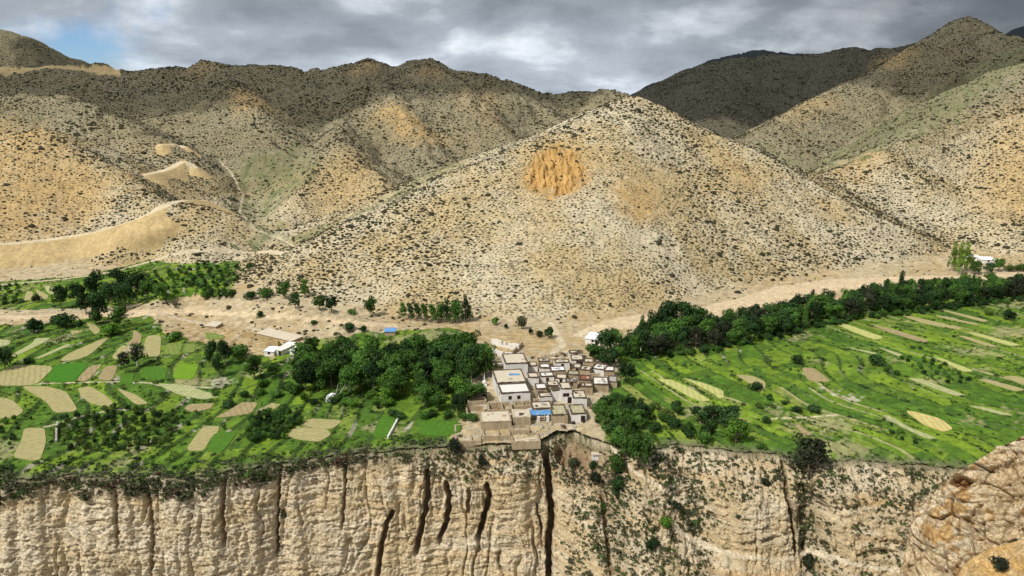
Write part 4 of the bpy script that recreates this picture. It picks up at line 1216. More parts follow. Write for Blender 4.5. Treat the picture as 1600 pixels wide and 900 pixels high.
def get_crown(kind, colr, var):
    key = (kind, colr, var)
    if key not in _crown:
        kk = (kind, var)
        n = {'broad': 1500, 'poplar': 1300, 'bush': 800}[kind]
        sz = {'broad': .030, 'poplar': .024, 'bush': .045}[kind]
        V, Fq, col = crown_mesh(kind, 100 + var * 7 + len(kind), n, sz)
        o = mesh_np('crown', V, Fq, LM[colr], False, {'col': col}); me = o.data
        bpy.data.objects.remove(o)
        _crown[key] = me
    return _crown[key]
def get_trunk(kind, var, pale):
    key = (kind, var, pale)
    if key not in _trunk:
        V, Fq = trunk_mesh(kind, 300 + var)
        o = mesh_np('trunk', V, Fq, M_bark_pale if pale else M_bark, True); me = o.data
        bpy.data.objects.remove(o)
        _trunk[key] = me
    return _trunk[key]
def put_tree(x, y, z, h, w, kind, colr, name, label, cat='tree', group=None, pale=False, var=None):
    if var is None: var = random.randrange(4)
    e = bpy.data.objects.new(name, None); COL.objects.link(e)
    e.location = (x, y, z); e.empty_display_size = .5
    e.scale = (w, w, h); e.rotation_euler = (0, 0, random.uniform(0, 6.28))
    c = bpy.data.objects.new('crown', get_crown(kind, colr, var)); COL.objects.link(c); c.parent = e
    t = bpy.data.objects.new('trunk', get_trunk(kind, var, pale)); COL.objects.link(t); t.parent = e
    tag(e, label, cat, group)
    return e
PLACED = []
def tree_px(px, py, hpx, wpx, kind, colr, name, label, cat='tree', group=None, pale=False):
    """base at pixel (px, py); size given by its height and width in the photograph"""
    p = at(px, py); dep = project(*p)[2]
    h = hpx / F * dep / .93; w = wpx / F * dep
    w = w / {'broad': .92, 'poplar': .62, 'bush': 1.02}[kind]
    z = float(gz(p[0], p[1])) if p[1] > rim(p[0]) else p[2]
    PLACED.append((p[0], p[1]))
    return put_tree(p[0], p[1], z, h, w, kind, colr, name, label, cat, group, pale)
def scatter(poly_px, spacing, jit=.45, seed=1, avoid=0):
    P = poly_w(dense(poly_px)); r = np.random.default_rng(seed)
    x0, y0 = P.min(axis=0); x1, y1 = P.max(axis=0)
    o = []
    for j, yy in enumerate(np.arange(y0, y1, spacing)):
        for xx in np.arange(x0 + (j % 2) * spacing / 2, x1, spacing):
            o.append((xx + r.uniform(-jit, jit) * spacing, yy + r.uniform(-jit, jit) * spacing))
    o = np.array(o); o = o[inpoly(o[:, 0], o[:, 1], P)]
    if len(o): o = o[o[:, 1] > rim(o[:, 0]) + .8]
    return o
def mix(r, opts):
    t = r.uniform(); a = 0
    for k, w in opts:
        a += w
        if t < a: return k
    return opts[-1][0]
TONE = {'dark': 'dark green', 'mid': 'mid green', 'bright': 'bright green', 'olive': 'olive green', 'juniper': 'blackish', 'grey': 'grey green', 'lime': 'light green', 'red': 'reddish'}
def place_words(x, y, pts):
    fx = (pts[:, 0] < x).mean(); fy = (pts[:, 1] < y).mean()
    a = ['left end', 'left part', 'middle', 'right part', 'right end'][min(4, int(fx * 5))]
    b = ['front', 'inner', 'back'][min(2, int(fy * 3))]
    return a, b
def wood(poly_px, spacing, hr, wr, kinds, cols, name, label, group, seed, cat='tree'):
    r = np.random.default_rng(seed)
    pts = scatter(poly_px, spacing, seed=seed)
    for x, y in pts:
        k = mix(r, kinds); c = mix(r, cols)
        h = r.uniform(*hr); w = r.uniform(*wr)
        if k == 'poplar': w = h * r.uniform(.42, .6); h *= 1.08
        a_, b_ = place_words(x, y, pts)
        hw_ = 'tall' if h > hr[0] + .72 * (hr[1] - hr[0]) else 'low' if h < hr[0] + .28 * (hr[1] - hr[0]) else 'middling'
        put_tree(float(x), float(y), float(gz(x, y)), h, w, k, c, name, '%s %s %s, %s row, %s' % (hw_, TONE[c], label, b_, a_), cat, group, pale=r.uniform() < .2, var=int(r.integers(4)))
    return len(pts)
# the big wood left of the village
nt_ = 0
nt_ += wood([(436, 598), (458, 590), (476, 568), (500, 562), (560, 565), (620, 568), (650, 553), (742, 553), (766, 568), (780, 586), (762, 600), (700, 602), (640, 612), (560, 618), (500, 618), (440, 604)], 6.5, (9.5, 13), (9, 12), [('broad', 1)], [('dark', .30), ('mid', .70)],
     'poplar_tree', 'tree in the big grove left of the village', 'trees of the big grove left of the village', 11)
nt_ += wood([(600, 612), (700, 604), (752, 612), (742, 640), (700, 650), (640, 642), (600, 632)], 6.6, (7, 10), (7, 10), [('broad', 1)], [('mid', .55), ('bright', .35), ('dark', .1)],
     'poplar_tree', 'rounded tree of the lower front of the grove', 'fresh green trees at the front of the grove', 12)
nt_ += wood([(520, 618), (600, 616), (620, 640), (560, 640), (520, 632)], 6, (2.6, 4.6), (4, 6), [('bush', 1)], [('mid', .4), ('bright', .5), ('olive', .1)],
     'thicket_bush', 'bush in the thicket before the grove', 'bushes in front of the grove', 13, 'bush')
nt_ += wood([(600, 645), (730, 648), (738, 660), (650, 656), (600, 652)], 5, (2.5, 4), (4, 5.5), [('bush', 1)], [('mid', .7), ('dark', .3)],
     'thicket_bush', 'bush in the hedge above the lawn', 'bushes in the hedge by the lawn', 14, 'bush')
nt_ += wood([(380, 600), (440, 598), (520, 620), (500, 640), (440, 622), (390, 612)], 8, (2.4, 4.5), (4, 6), [('bush', 1)], [('mid', .5), ('bright', .3), ('dark', .2)],
     'thicket_bush', 'bush at the left foot of the grove', 'bushes at the left foot of the grove', 15, 'bush')
# the long belt of trees on the right
nt_ += wood([(985, 560), (1100, 550), (1180, 533), (1250, 518), (1300, 505), (1360, 495), (1440, 488), (1520, 477), (1600, 468), (1720, 460), (1720, 442), (1600, 449), (1520, 455), (1440, 462), (1360, 470), (1290, 480), (1200, 500), (1120, 514), (1070, 520), (1020, 524), (990, 536)], 6.2, (8, 11.5), (8, 11.5), [('broad', .85), ('poplar', .15)],
     [('dark', .45), ('mid', .45), ('juniper', .10)], 'belt_tree', 'tree in the belt above the right fields', 'trees of the long belt beside the right hand fields', 21)
nt_ += wood([(985, 563), (1100, 553), (1180, 536), (1250, 521), (1300, 508), (1360, 498), (1440, 491), (1520, 480), (1600, 471), (1600, 464), (1440, 484), (1300, 501), (1180, 528), (1100, 546), (985, 556)], 3.6, (2.2, 4.2), (3.5, 5.5), [('bush', 1)], [('dark', .6), ('mid', .4)],
     'thicket_bush', 'bush under the tree belt, field side', 'undergrowth below the tree belt', 22, 'bush')
for px, py, h, w in [(1040, 520, 52, 40), (1062, 522, 56, 42), (1078, 520, 46, 34), (1022, 530, 44, 36)]:
    tree_px(px, py, h, w, 'broad', 'dark', 'belt_tree', {1040: 'second tree from the left', 1062: 'tallest dark tree', 1078: 'rightmost tree', 1022: 'leftmost tree'}[px] + ' of the high clump at the village end of the belt', 'tree', 'tallest trees at the village end of the belt')
for px in range(1440, 1508, 9):
    tree_px(px, 449 + random.uniform(-1, 1), 19, 15, 'bush', 'mid' if px % 2 else 'dark', 'hedge_tree', 'trimmed looking dense tree in the short hedge row above the right end of the belt', 'tree', 'hedge row above the belt')
for px, py, h, w, k, c, lb in [
    (1371, 458, 15, 14, 'bush', 'mid', 'green bush standing at the sandy track left of the thin poplar'), (1386, 456, 20, 16, 'broad', 'mid', 'small full tree just left of the thin poplar by the sandy track'),
    (1398, 458, 17, 16, 'broad', 'mid', 'round tree right beside the small full tree by the sandy track'), (1407, 452, 30, 11, 'poplar', 'dark', 'thin dark poplar rising alone above the tree belt by the sandy track'),
    (1524, 428, 22, 22, 'broad', 'mid', 'green tree directly below the white compound on the far right'), (1545, 428, 18, 20, 'broad', 'dark', 'dark tree below the right end of the white compound'),
    (1560, 424, 20, 22, 'broad', 'mid', 'tree to the right of the white compound'), (1576, 424, 14, 18, 'bush', 'olive', 'olive bush right of the white compound'), (1594, 424, 14, 20, 'bush', 'mid', 'bush at the right edge level with the white compound'),
    (1594, 446, 18, 22, 'bush', 'dark', 'dark bush on the sandy track at the right edge'), (1548, 441, 8, 12, 'bush', 'juniper', 'small dark bush on the sandy strip below the white compound'),
    (1575, 500, 20, 24, 'bush', 'dark', 'lone dark bush in the upper right field'), (1245, 568, 17, 26, 'bush', 'dark', 'dark round bush on a bank just left of the brown bow shaped plot'), (1370, 570, 19, 30, 'bush', 'dark', 'dark broad bush in the middle of the right hand fields'),
    (1385, 582, 12, 14, 'bush', 'mid', 'small bush just below the broad dark one in the right hand fields'), (1400, 586, 10, 14, 'bush', 'mid', 'second small bush below the broad dark one'),
    (1545, 492, 12, 16, 'bush', 'olive', 'olive bush among the saplings at upper right'),
    (1180, 610, 16, 26, 'bush', 'dark', 'dark bush at the lower tip of the tan plot with the kink'), (1244, 645, 13, 24, 'bush', 'dark', 'dark bush above the small brown plot on the right, left one of two'), (1272, 644, 13, 26, 'bush', 'dark', 'dark bush above the small brown plot on the right, right one of two'),
    (1150, 692, 36, 44, 'broad', 'bright', 'bright green spreading tree above the pale dome of rock'), (1112, 664, 30, 50, 'broad', 'dark', 'dark wide tree below the yellow plots beside the village'), (1140, 668, 34, 46, 'broad', 'dark', 'dark wide tree right of the other wide tree below the yellow plots'),
    (1196, 662, 16, 18, 'bush', 'dark', 'dark bush at the right end of the thicket below the yellow plots'), (1190, 702, 12, 18, 'bush', 'mid', 'low green bush on the rim between bright tree and big dark tree'),
    (1100, 690, 24, 30, 'bush', 'mid', 'green bush on the rim left of the bright spreading tree'), (1075, 678, 22, 28, 'bush', 'mid', 'green bush in the thicket above the rim right of the footpath'),
    (978, 598, 34, 32, 'broad', 'dark', 'dark full tree at the right edge of the village roofs'), (985, 588, 22, 26, 'bush', 'mid', 'green bush behind the dark full tree at the village edge'),
    ]:
    tree_px(px, py, h, w, k, c, 'tree' if k != 'bush' else 'bush', lb, 'tree' if k != 'bush' else 'bush')
for px, py, h, w in [(1487, 424, 42, 14), (1497, 426, 46, 16), (1507, 424, 42, 15), (1500, 430, 32, 15), (1514, 424, 26, 14)]:
    tree_px(px, py, h, w, 'poplar', 'lime', 'poplar_tree', {1487: 'leftmost', 1497: 'tallest', 1507: 'tall right hand', 1500: 'short front', 1514: 'smallest and rightmost'}[px] + ' light green poplar beside the far white compound', 'tree', 'light green poplars left of the far white compound', True)
# north east corner of the village
for px, py, h, w, k, c in [(945, 556, 44, 36, 'broad', 'dark'), (962, 548, 34, 28, 'broad', 'mid'), (930, 566, 30, 40, 'broad', 'mid'), (950, 572, 32, 40, 'broad', 'dark'), (966, 566, 28, 28, 'broad', 'mid'), (974, 556, 30, 26, 'broad', 'dark'), (985, 550, 26, 26, 'broad', 'mid')]:
    tree_px(px, py, h, w, k, c, 'village_tree', TONE[c] + ' tree in the clump beside the white shed, ' + ('tallest' if h > 40 else 'medium' if h > 30 else 'low') + (' and wide' if w > 35 else ' and narrow'), 'tree', 'clump of trees by the white shed')
# right flank of the village, down to the rim
nt_ += wood([(930, 640), (975, 634), (1000, 640), (1010, 690), (1000, 704), (962, 700), (946, 672)], 5.0, (5.5, 8), (6, 8.5), [('broad', .8), ('bush', .2)], [('mid', .6), ('dark', .3), ('bright', .1)],
     'village_tree', 'tree on the right side of the village', 'trees along the right side of the village', 31)
nt_ += wood([(1010, 640), (1090, 638), (1120, 672), (1090, 690), (1030, 690), (1012, 670)], 5.6, (2.6, 4.6), (4, 6.5), [('bush', 1)], [('mid', .45), ('dark', .25), ('olive', .3)],
     'thicket_bush', 'bush in the thicket right of the village', 'thicket bushes right of the village', 32, 'bush')
nt_ += wood([(1180, 622), (1290, 636), (1300, 644), (1240, 642), (1180, 640)], 5.6, (1.6, 2.8), (3, 5), [('bush', 1)], [('dark', .5), ('olive', .5)],
     'bank_bush', 'bush on the scrubby bank, right fields', 'bushes on the scrubby bank', 33, 'bush')
# left clump and strays
for px, py, h, w, k, c in [(150, 468, 46, 36, 'broad', 'dark'), (188, 462, 44, 38, 'broad', 'dark'), (214, 472, 48, 40, 'broad', 'dark'), (156, 502, 52, 36, 'broad', 'dark'), (122, 474, 32, 32, 'broad', 'dark'), (196, 484, 44, 36, 'broad', 'dark'),
                           (96, 482, 38, 28, 'broad', 'dark'), (232, 470, 34, 30, 'broad', 'mid'), (175, 480, 40, 34, 'broad', 'dark'), (135, 490, 34, 30, 'broad', 'dark'), (250, 468, 26, 28, 'broad', 'mid')]:
    tree_px(px, py, h, w, k, c, 'clump_tree', 'very dark tree of the tall clump at left, ' + ('front' if py > 478 else 'back') + ' row, ' + ('left end' if px < 130 else 'middle' if px < 190 else 'right end'), 'tree', 'dark tree clump at left')
for px, py, h, w, k, c, lb in [
    (188, 513, 36, 34, 'broad', 'mid', 'round fresher green tree at the lower right of the dark clump'), (150, 506, 26, 26, 'bush', 'mid', 'small round tree at the foot of the dark clump'), (172, 524, 24, 38, 'bush', 'bright', 'bright green bush in front of the dark clump'),
    (100, 510, 28, 42, 'bush', 'dark', 'broad dark bush left of the clump beside the pale road'), (54, 521, 30, 32, 'bush', 'dark', 'round dark tree standing alone in the left meadow'), (127, 513, 17, 12, 'bush', 'dark', 'small dark bush left of the wedge shaped plot'),
    (58, 472, 15, 15, 'bush', 'juniper', 'small blackish bush between the far left plots'), (276, 533, 19, 30, 'bush', 'mid', 'round green bush at the left end of the sandy bank'),
    (194, 574, 24, 24, 'broad', 'juniper', 'blackish tree touching the half dead tree on its left'), (332, 574, 44, 24, 'broad', 'dark', 'left one of three dark trees beside the green plots'), (352, 572, 42, 26, 'broad', 'dark', 'right one of three dark trees beside the green plots'),
    (342, 588, 38, 22, 'broad', 'dark', 'front one of three dark trees beside the green plots'), (375, 560, 32, 38, 'bush', 'mid', 'green tree left of the white compound and below the stone retaining wall'), (398, 570, 20, 26, 'bush', 'mid', 'low green tree just below the white compound'),
    (398, 592, 36, 32, 'broad', 'mid', 'tree at the left tip of the big grove'), (424, 592, 28, 34, 'broad', 'mid', 'tree between the left tip and the main body of the big grove'), (8, 577, 36, 38, 'broad', 'dark', 'dark tree at the left edge of the picture'),
    (46, 568, 12, 18, 'bush', 'dark', 'low dark bush right of the tree at the left edge'), (407, 497, 14, 14, 'bush', 'dark', 'small dark tree on the sandy bank'), (490, 506, 9, 12, 'bush', 'dark', 'small dark bush on the slope behind the grove'),
    (445, 466, 28, 26, 'broad', 'mid', 'full tree at the left foot of the pyramid hill'), (462, 483, 26, 20, 'broad', 'dark', 'dark tree just below the pair at the foot of the pyramid hill'), (476, 466, 30, 18, 'poplar', 'mid', 'slim tree beside the full tree at the foot of the pyramid hill'),
    (500, 484, 24, 26, 'broad', 'mid', 'tree on the dark earth strip left of the dark twin'), (518, 489, 26, 26, 'broad', 'dark', 'dark tree right at the end of the row on the earth strip'), (550, 491, 12, 16, 'bush', 'mid', 'low bush between the row and the lone tree at the hill foot'),
    (580, 495, 31, 24, 'broad', 'mid', 'lone tree at the hill foot between the row and the poplar thicket'), (415, 464, 18, 30, 'bush', 'mid', 'spreading bush at the left tip of the pyramid hill'), (392, 468, 16, 28, 'bush', 'dark', 'dark bush before the left tip of the pyramid hill'),
    (775, 508, 15, 16, 'bush', 'mid', 'green tree with round head left of the grey tree at the hill foot'), (815, 514, 22, 20, 'broad', 'grey', 'thin grey green tree at the hill foot above the ruined long wall'), (791, 513, 8, 9, 'bush', 'dark', 'tiny dark bush between the round head and the grey tree'),
    (828, 523, 12, 12, 'bush', 'juniper', 'left one of three bushes in a row above the village'), (843, 526, 14, 14, 'bush', 'juniper', 'middle one of three bushes in a row above the village'), (860, 528, 22, 22, 'bush', 'dark', 'right and largest of three bushes in a row above the village'),
    (705, 479 + 20, 0.1, .1, 'bush', 'dark', None), (545, 516, 14, 22, 'bush', 'dark', 'dark bush behind the grove left of the small blue roof'), (568, 518, 13, 12, 'bush', 'dark', 'narrow bush behind the grove beside the small blue roof'),
    (408, 618, 14, 18, 'bush', 'mid', 'green bush right of the long pale plot'), (381, 622, 14, 24, 'bush', 'dark', 'dark bush at the tip of the upper brown plot'), (360, 636, 12, 26, 'bush', 'dark', 'dark bush left of the upper brown plot'),
    (336, 620, 8, 12, 'bush', 'mid', 'low bush under the long pale plot'), (590, 638, 13, 10, 'bush', 'dark', 'small tree inside the little olive plot in front of the grove'), (455, 615, 22, 28, 'bush', 'mid', 'round bush at the front left of the grove'),
    ]:
    if lb: tree_px(px, py, h, w, k, c, 'tree' if k != 'bush' else 'bush', lb, 'tree' if k != 'bush' else 'bush')
for px, h, w, py in [(630, 26, 16, 500), (641, 28, 17, 502), (652, 29, 16, 503), (663, 28, 17, 504), (675, 30, 18, 505), (687, 30, 17, 505), (698, 38, 18, 505), (708, 32, 17, 505), (717, 33, 17, 505), (727, 42, 14, 504), (733, 26, 14, 503), (690, 28, 18, 500), (712, 34, 18, 499)]:
    tree_px(px, py, h, w, 'poplar', 'dark' if px % 3 else 'mid', 'poplar_tree', TONE['dark' if px % 3 else 'mid'] + ' slender tree in the hill foot row, ' + ('left' if px < 665 else 'middle' if px < 700 else 'right') + ' part, ' + ('tall' if h > 31 else 'short'), 'tree', 'row of slender trees at the foot of the pyramid hill')
for px in range(322, 372, 10):
    tree_px(px, 464 + random.uniform(-1, 2), 18, 18, 'bush', 'mid' if px % 4 else 'dark', 'bush', 'bush in the short row behind the crest of the sandy bank', 'bush', 'bushes behind the sandy bank')
# half dead tree with bleached limbs
def dead_tree():
    p = at(215, 572); dep = project(*p)[2]; h = 38 / F * dep / .93
    e = bpy.data.objects.new('half_dead_tree', None); COL.objects.link(e); e.location = (p[0], p[1], float(gz(p[0], p[1])))
    tag(e, 'half dead tree with bleached bare limbs and dark foliage between the left plots', 'tree')
    r = np.random.default_rng(4)
    parts = [tube([(0, 0, -.3), (.1, 0, h * .3), (-.2, 0, h * .6)], [.45, .35, .2])]
    for i in range(16):
        a = r.uniform(0, 6.28); l = h * r.uniform(.35, .6); b0 = np.array([0, 0, h * r.uniform(.15, .5)])
        m = b0 + [math.cos(a) * l * .5, math.sin(a) * l * .5, l * .45]
        parts.append(tube([b0, m, b0 + [math.cos(a) * l, math.sin(a) * l, l * r.uniform(.5, 1)]], [.2, .16, .05], 4))
    V, Fq = join(parts); mesh_np('trunk', V, Fq, M_bark_pale, True, parent=e)
    V, Fq, col = crown_mesh('broad', 77, 700, .03)
    V = V * [h * 1.05, h * 1.05, h * 1.0]; mesh_np('crown', V, Fq, LM['juniper'], False, {'col': col}, parent=e)
dead_tree()
print('trees', nt_)
# ------------------------------------------------------------ orchard saplings
ORCH = [([(90, 656), (130, 645), (200, 638), (250, 642), (276, 655), (262, 690), (232, 704), (190, 710), (150, 708), (92, 700)], 3.3, (2.0, 3.0), 'sapling in the lower left orchard', 'olive'),
        ([(402, 650), (442, 640), (476, 652), (452, 686), (430, 692), (394, 690), (378, 680)], 2.7, (2.4, 3.4), 'sapling in the dense square orchard', 'mid'),
        ([(225, 432), (300, 412), (400, 418), (372, 436), (350, 452), (260, 466), (232, 462)], 6.0, (2.4, 3.6), 'small tree in the far orchard below the left hills', 'mid'),
        ([(-10, 446), (44, 444), (34, 478), (-10, 480)], 5.4, (2.2, 3.2), 'small tree in the far left edge orchard', 'mid'),
        ([(1400, 560), (1450, 558), (1500, 578), (1530, 604), (1480, 600), (1430, 584)], 4.6, (1.6, 2.4), 'sapling in the orchard amid the right fields', 'mid'),
        ([(1486, 472), (1560, 468), (1640, 470), (1640, 500), (1560, 494)], 6.5, (1.6, 2.4), 'sapling on the upper right meadow', 'mid'),
        ([(1372, 660), (1420, 672), (1456, 692), (1440, 702), (1390, 684)], 4.2, (1.4, 2.0), 'sapling below the two slender pale plots', 'dark'),
        ([(256, 644), (320, 644), (300, 660), (280, 690), (262, 690)], 4.6, (1.5, 2.2), 'sapling right of the lower left orchard', 'mid'),
        ([(-20, 650), (60, 648), (40, 664), (14, 700), (-20, 705)], 4.0, (1.5, 2.4), 'sapling beside the lower left tan plot', 'mid')]
SAP = []
for k_, (P_, sp_, hr_, lb_, c_) in enumerate(ORCH):
    r_ = np.random.default_rng(60 + k_)
    for x_, y_ in scatter(P_, sp_, .28, 60 + k_):
        if grid(INF, x_, y_) > .2: continue
        h_ = r_.uniform(*hr_); z_ = float(gz(x_, y_)); dep_ = project(x_, y_, z_)[2]; ppx = project(x_, y_, z_)[0]
        if -20 < ppx < 1620:
            SAP.append((h_ / dep_, float(x_), float(y_), z_, h_, h_ * r_.uniform(.85, 1.15), lb_, 'dark' if r_.uniform() < .3 else c_, k_))
SAP.sort(key=lambda t: -t[0])
print('saplings', len(SAP))
_sp = {k: np.array([[s[1], s[2]] for s in SAP if s[8] == k]) for k in set(s[8] for s in SAP)}
for i, (s_, x_, y_, z_, h_, w_, lb_, c_, k_) in enumerate(SAP[:300]):
    a_, b_ = place_words(x_, y_, _sp[k_])
    put_tree(x_, y_, z_, h_ * 1.05, w_, 'bush', c_, 'sapling', '%s %s, %s rows, %s' % (TONE[c_], lb_, b_, a_), 'sapling', 'saplings: ' + lb_)
def bush_proto(seed, n=30, size=.26):
    r = np.random.default_rng(seed)
    d = r.normal(0, 1, (n, 3)); d[:, 2] = np.abs(d[:, 2]); d /= np.linalg.norm(d, axis=1)[:, None]
    c = d * r.uniform(.55, 1.0, n)[:, None] * [1, 1, .85]
    V, Fq = leaves(c, d, size, r)
    col = (r.uniform(.7, 1.3, n)[:, None] * np.array([1, 1, 1])).repeat(4, axis=0)
    return V, Fq, col
BP = [bush_proto(i) for i in range(5)]
def stuff_bushes(name, label, pos, S, colors, mat, seed=3):
    r = np.random.default_rng(seed)
    n = len(pos); wh = r.integers(0, 5, n); rot = r.uniform(0, 6.28, n)
    V, Fc = merge_inst([(v, f) for v, f, c in BP], pos, S, rot, wh)
    cc = np.concatenate([(BP[k][2][None] * colors[wh == k][:, None, :]).reshape(-1, 3) for k in range(5) if (wh == k).any()])
    o = mesh_np(name, V, Fc, mat, False, {'col': cc})
    return tag(o, label, 'plants', kind='stuff')
if len(SAP) > 300:
    A = np.array([[s[1], s[2], s[3] + s[4] * .25] for s in SAP[300:]]); hh = np.array([s[4] for s in SAP[300:]])
    stuff_bushes('distant_saplings', 'the smaller distant saplings of the orchards on the valley floor', A, np.stack([hh * .5, hh * .5, hh * .7], 1), np.tile([[.05, .11, .022]], (len(A), 1)), None or leaf_mat('leaves_plain', (1, 1, 1), 0))
M_leafany = leaf_mat('leaves_any', (1, 1, 1), 0)
def bank_growth():
    r = np.random.default_rng(15)
    st = 1.5
    gx, gy = np.meshgrid(np.arange(-290, 300, st), np.arange(205, 545, st))
    x = gx.ravel() + r.uniform(-.7, .7, gx.size); y = gy.ravel() + r.uniform(-.7, .7, gx.size)
    m = (np.abs(x) < y * .70) & (y > rim(x) + .6); x, y = x[m], y[m]
    ii, jj = _fidx(x, y); fq = _FQ[ii.astype(int), jj.astype(int)]
    g = grid(_GREEN, x, y); inf = grid(INF, x, y)
    n1 = fbm(x / 26, y / 26, 3, 501); n2 = noise(x / 7, y / 7, 502)
    e = y - rim(x)
    nb = grid(INF, x + 1.6, y) + grid(INF, x - 1.6, y) + grid(INF, x, y + 2) + grid(INF, x, y - 2)
    p = (g > .5) * (.035 + (.75 + .2 * (x > 30)) * ((fq > .76) | (fq < .03)) * sstep(-.35, .25, n2 + n1) + .35 * sstep(.15, .5, n1 + .5 * n2) + .45 * (nb > .5))
    p = np.maximum(p, (e < 7.5) * .85 * (x < px_x(720)) * sstep(8, 3, e))
    p = np.maximum(p, (e < 4) * .5 * (x > px_x(960)))
    p = p * (inf < .05) * (1 - grid(_BARE, x, y))
    k = r.uniform(size=len(x)) < p
    x, y, e, n1 = x[k], y[k], e[k], n1[k]
    z = gz(x, y)
    s = r.lognormal(-.62, .38, len(x)) * np.where((e < 7) & (x < 20), 1.5, 1)
    s = np.clip(s, .25, 1.7)
    c1 = np.array([.050, .105, .018]); c2 = np.array([.11, .17, .028]); c3 = np.array([.085, .10, .045]); c4 = np.array([.030, .055, .018]); c5 = np.array([.11, .04, .03])
    t = r.uniform(size=len(x))[:, None]
    col = c1 + (c2 - c1) * t
    col = np.where((r.uniform(size=len(x)) < .3)[:, None], c4, col)
    rimk = sstep(9, 2, e) * (x < 25)
    col = np.where((r.uniform(size=len(x)) < rimk * .6)[:, None], c3, col)
    stuff_bushes('bank_plants', 'low green weeds and bushes growing along the terrace banks', np.stack([x, y, z], 1), np.stack([s * 1.15, s, s * .8], 1), col, M_leafany)
    print('bank plants', len(x))
bank_growth()
def wall_growth():
    r = np.random.default_rng(25)
    n = 76000
    x = r.uniform(-200, 190, n); d = r.uniform(0, 42, n) ** 1.0
    X, Y, Z, dO, pm, disp = wall_pt(x, d)
    n1 = fbm(X / 9, d / 7, 3, 601); n2 = noise(X / 30, d * 0, 602)
    vl = px_x(850)
    left = X < px_x(640)
    p = np.where(left, .60 * sstep(6.0, 1.5, d + 2.4 * n1 + 2 * n2), 0)
    p = np.maximum(p, (d < 1.6) * .85 * (X < px_x(1500)))
    mid = (X >= px_x(640)) & (X < px_x(855))
    p = np.where(mid, .42 * sstep(12, 3, d + 4 * n1), p)
    right = X >= px_x(855)
    p = np.where(right, .50 * sstep(.30, .75, dO) * sstep(-.45, .3, n1 + .2) + .12 * sstep(-.1, .5, n1), p)
    p = np.where(right & (X > px_x(1090)) & (X < px_x(1240)) & (d > 9), p * .12, p)
    for c_, w_ in ((1256, 3.0), (1088, 3.0), (965, 4.5)):
        p = np.maximum(p, .75 * np.exp(-((X - px_x(c_) - 1.5 * noise(d / 6, d * 0, 611)) / w_) ** 2) * sstep(34, 20, d))
    p *= (1 - np.clip(pm * 3, 0, 1)) * (disp > -2.6)
    k = r.uniform(size=n) < p
    X, Y, Z, d, n1, right, left = X[k], Y[k], Z[k], d[k], n1[k], right[k], left[k]
    s = np.clip(r.lognormal(-.85, .45, len(X)), .16, 1.5) * np.where(left, 1.45, 1)
    c = np.where((r.uniform(size=len(X)) < .5)[:, None], [.075, .085, .04], [.06, .062, .03])
    c = np.where((r.uniform(size=len(X)) < .22)[:, None], [.06, .11, .025], c)
    c = np.where((left & (noise(X / 6, d / 3, 610) > .28) & (r.uniform(size=len(X)) < .45))[:, None], [.085, .042, .03], c)
    stuff_bushes('cliff_plants', 'grey green scrub clinging to the rim and the slopes of the canyon wall', np.stack([X, Y - .05, Z], 1), np.stack([s * 1.1, s, s * .8], 1), c, M_leafany, 5)
    print('cliff plants', len(X))
wall_growth()
# individual trees and bushes on the canyon side
for px, py, h, w, k, c, lb in [
    (1262, 741, 62, 64, 'broad', 'juniper', 'big dark olive tree leaning over the canyon rim at right'),
    (1000, 728, 58, 50, 'broad', 'mid', 'large full tree on the slope below the right side of the village'), (962, 742, 40, 34, 'broad', 'mid', 'tree on the slope right of the little white wall'), (978, 716, 40, 36, 'broad', 'mid', 'tree above the pair that descends the slope below the village'),
    (966, 784, 48, 30, 'broad', 'dark', 'lowest dark tree on the slope below the little white wall'), (929, 727, 18, 17, 'bush', 'dark', 'dark bush directly under the little white wall'), (1041, 822, 24, 22, 'bush', 'bright', 'bright green bush beside the bend of the footpath'),
    (1018, 856, 24, 22, 'bush', 'dark', 'dark bush on the slope below the bright one at the path bend'), (1263, 884, 28, 26, 'bush', 'juniper', 'dark bush on the footpath in the lower right'), (754, 728, 26, 18, 'bush', 'juniper', 'dark upright bush on the cliff under the ruined courtyards'),
    (712, 706, 26, 30, 'bush', 'juniper', 'blackish bush at the rim under the brown walled yard'), (928, 752, 24, 26, 'bush', 'juniper', 'scrubby dark bush on the slope under the white wall'), (1194, 756, 16, 20, 'bush', 'juniper', 'grey bush at the top of the rock dome'),
    (897, 724, 16, 22, 'bush', 'grey', 'grey green bush on the brown washout'), (942, 798, 20, 10, 'bush', 'mid', 'narrow green bush in the runnel left of the lowest tree'), (1054, 794, 16, 24, 'bush', 'juniper', 'dark bush above the footpath bend'),
    (440, 812, 20, 12, 'bush', 'grey', 'grey bush in the cleft of the left cliff'), (1152, 808, 9, 12, 'bush', 'grey', 'small grey bush with a white stone on the rock dome')]:
    X_, Y_, Z_ = wall_near(px, py); dep_ = project(X_, Y_, Z_)[2]
    kk = {'broad': .92, 'poplar': .62, 'bush': 1.02}[k]
    put_tree(X_, Y_ - .2, Z_ - .3, h / F * dep_ / .93, w / F * dep_ / kk, k, c, 'tree' if k != 'bush' else 'bush', lb, 'tree' if k != 'bush' else 'bush')
for px, py, s in [(1546, 872, 9), (1560, 884, 26), (1590, 852, 16), (1580, 866, 8)]:
    Bs, U_, V_ = BANKSURF
    a_, b_, _ = project(Bs[..., 0], Bs[..., 1], Bs[..., 2]); kq = np.unravel_index(np.argmin((a_ - px) ** 2 + (b_ - py) ** 2), a_.shape)
    q_ = Bs[kq]; dep_ = project(*q_)[2]
    put_tree(q_[0], q_[1], q_[2] - .1, s * .7 / F * dep_, s * 1.4 / F * dep_, 'bush', 'juniper', 'bush', 'dark thorny bush on the orange earth bank in the lower right corner', 'bush', 'bushes on the orange earth bank')
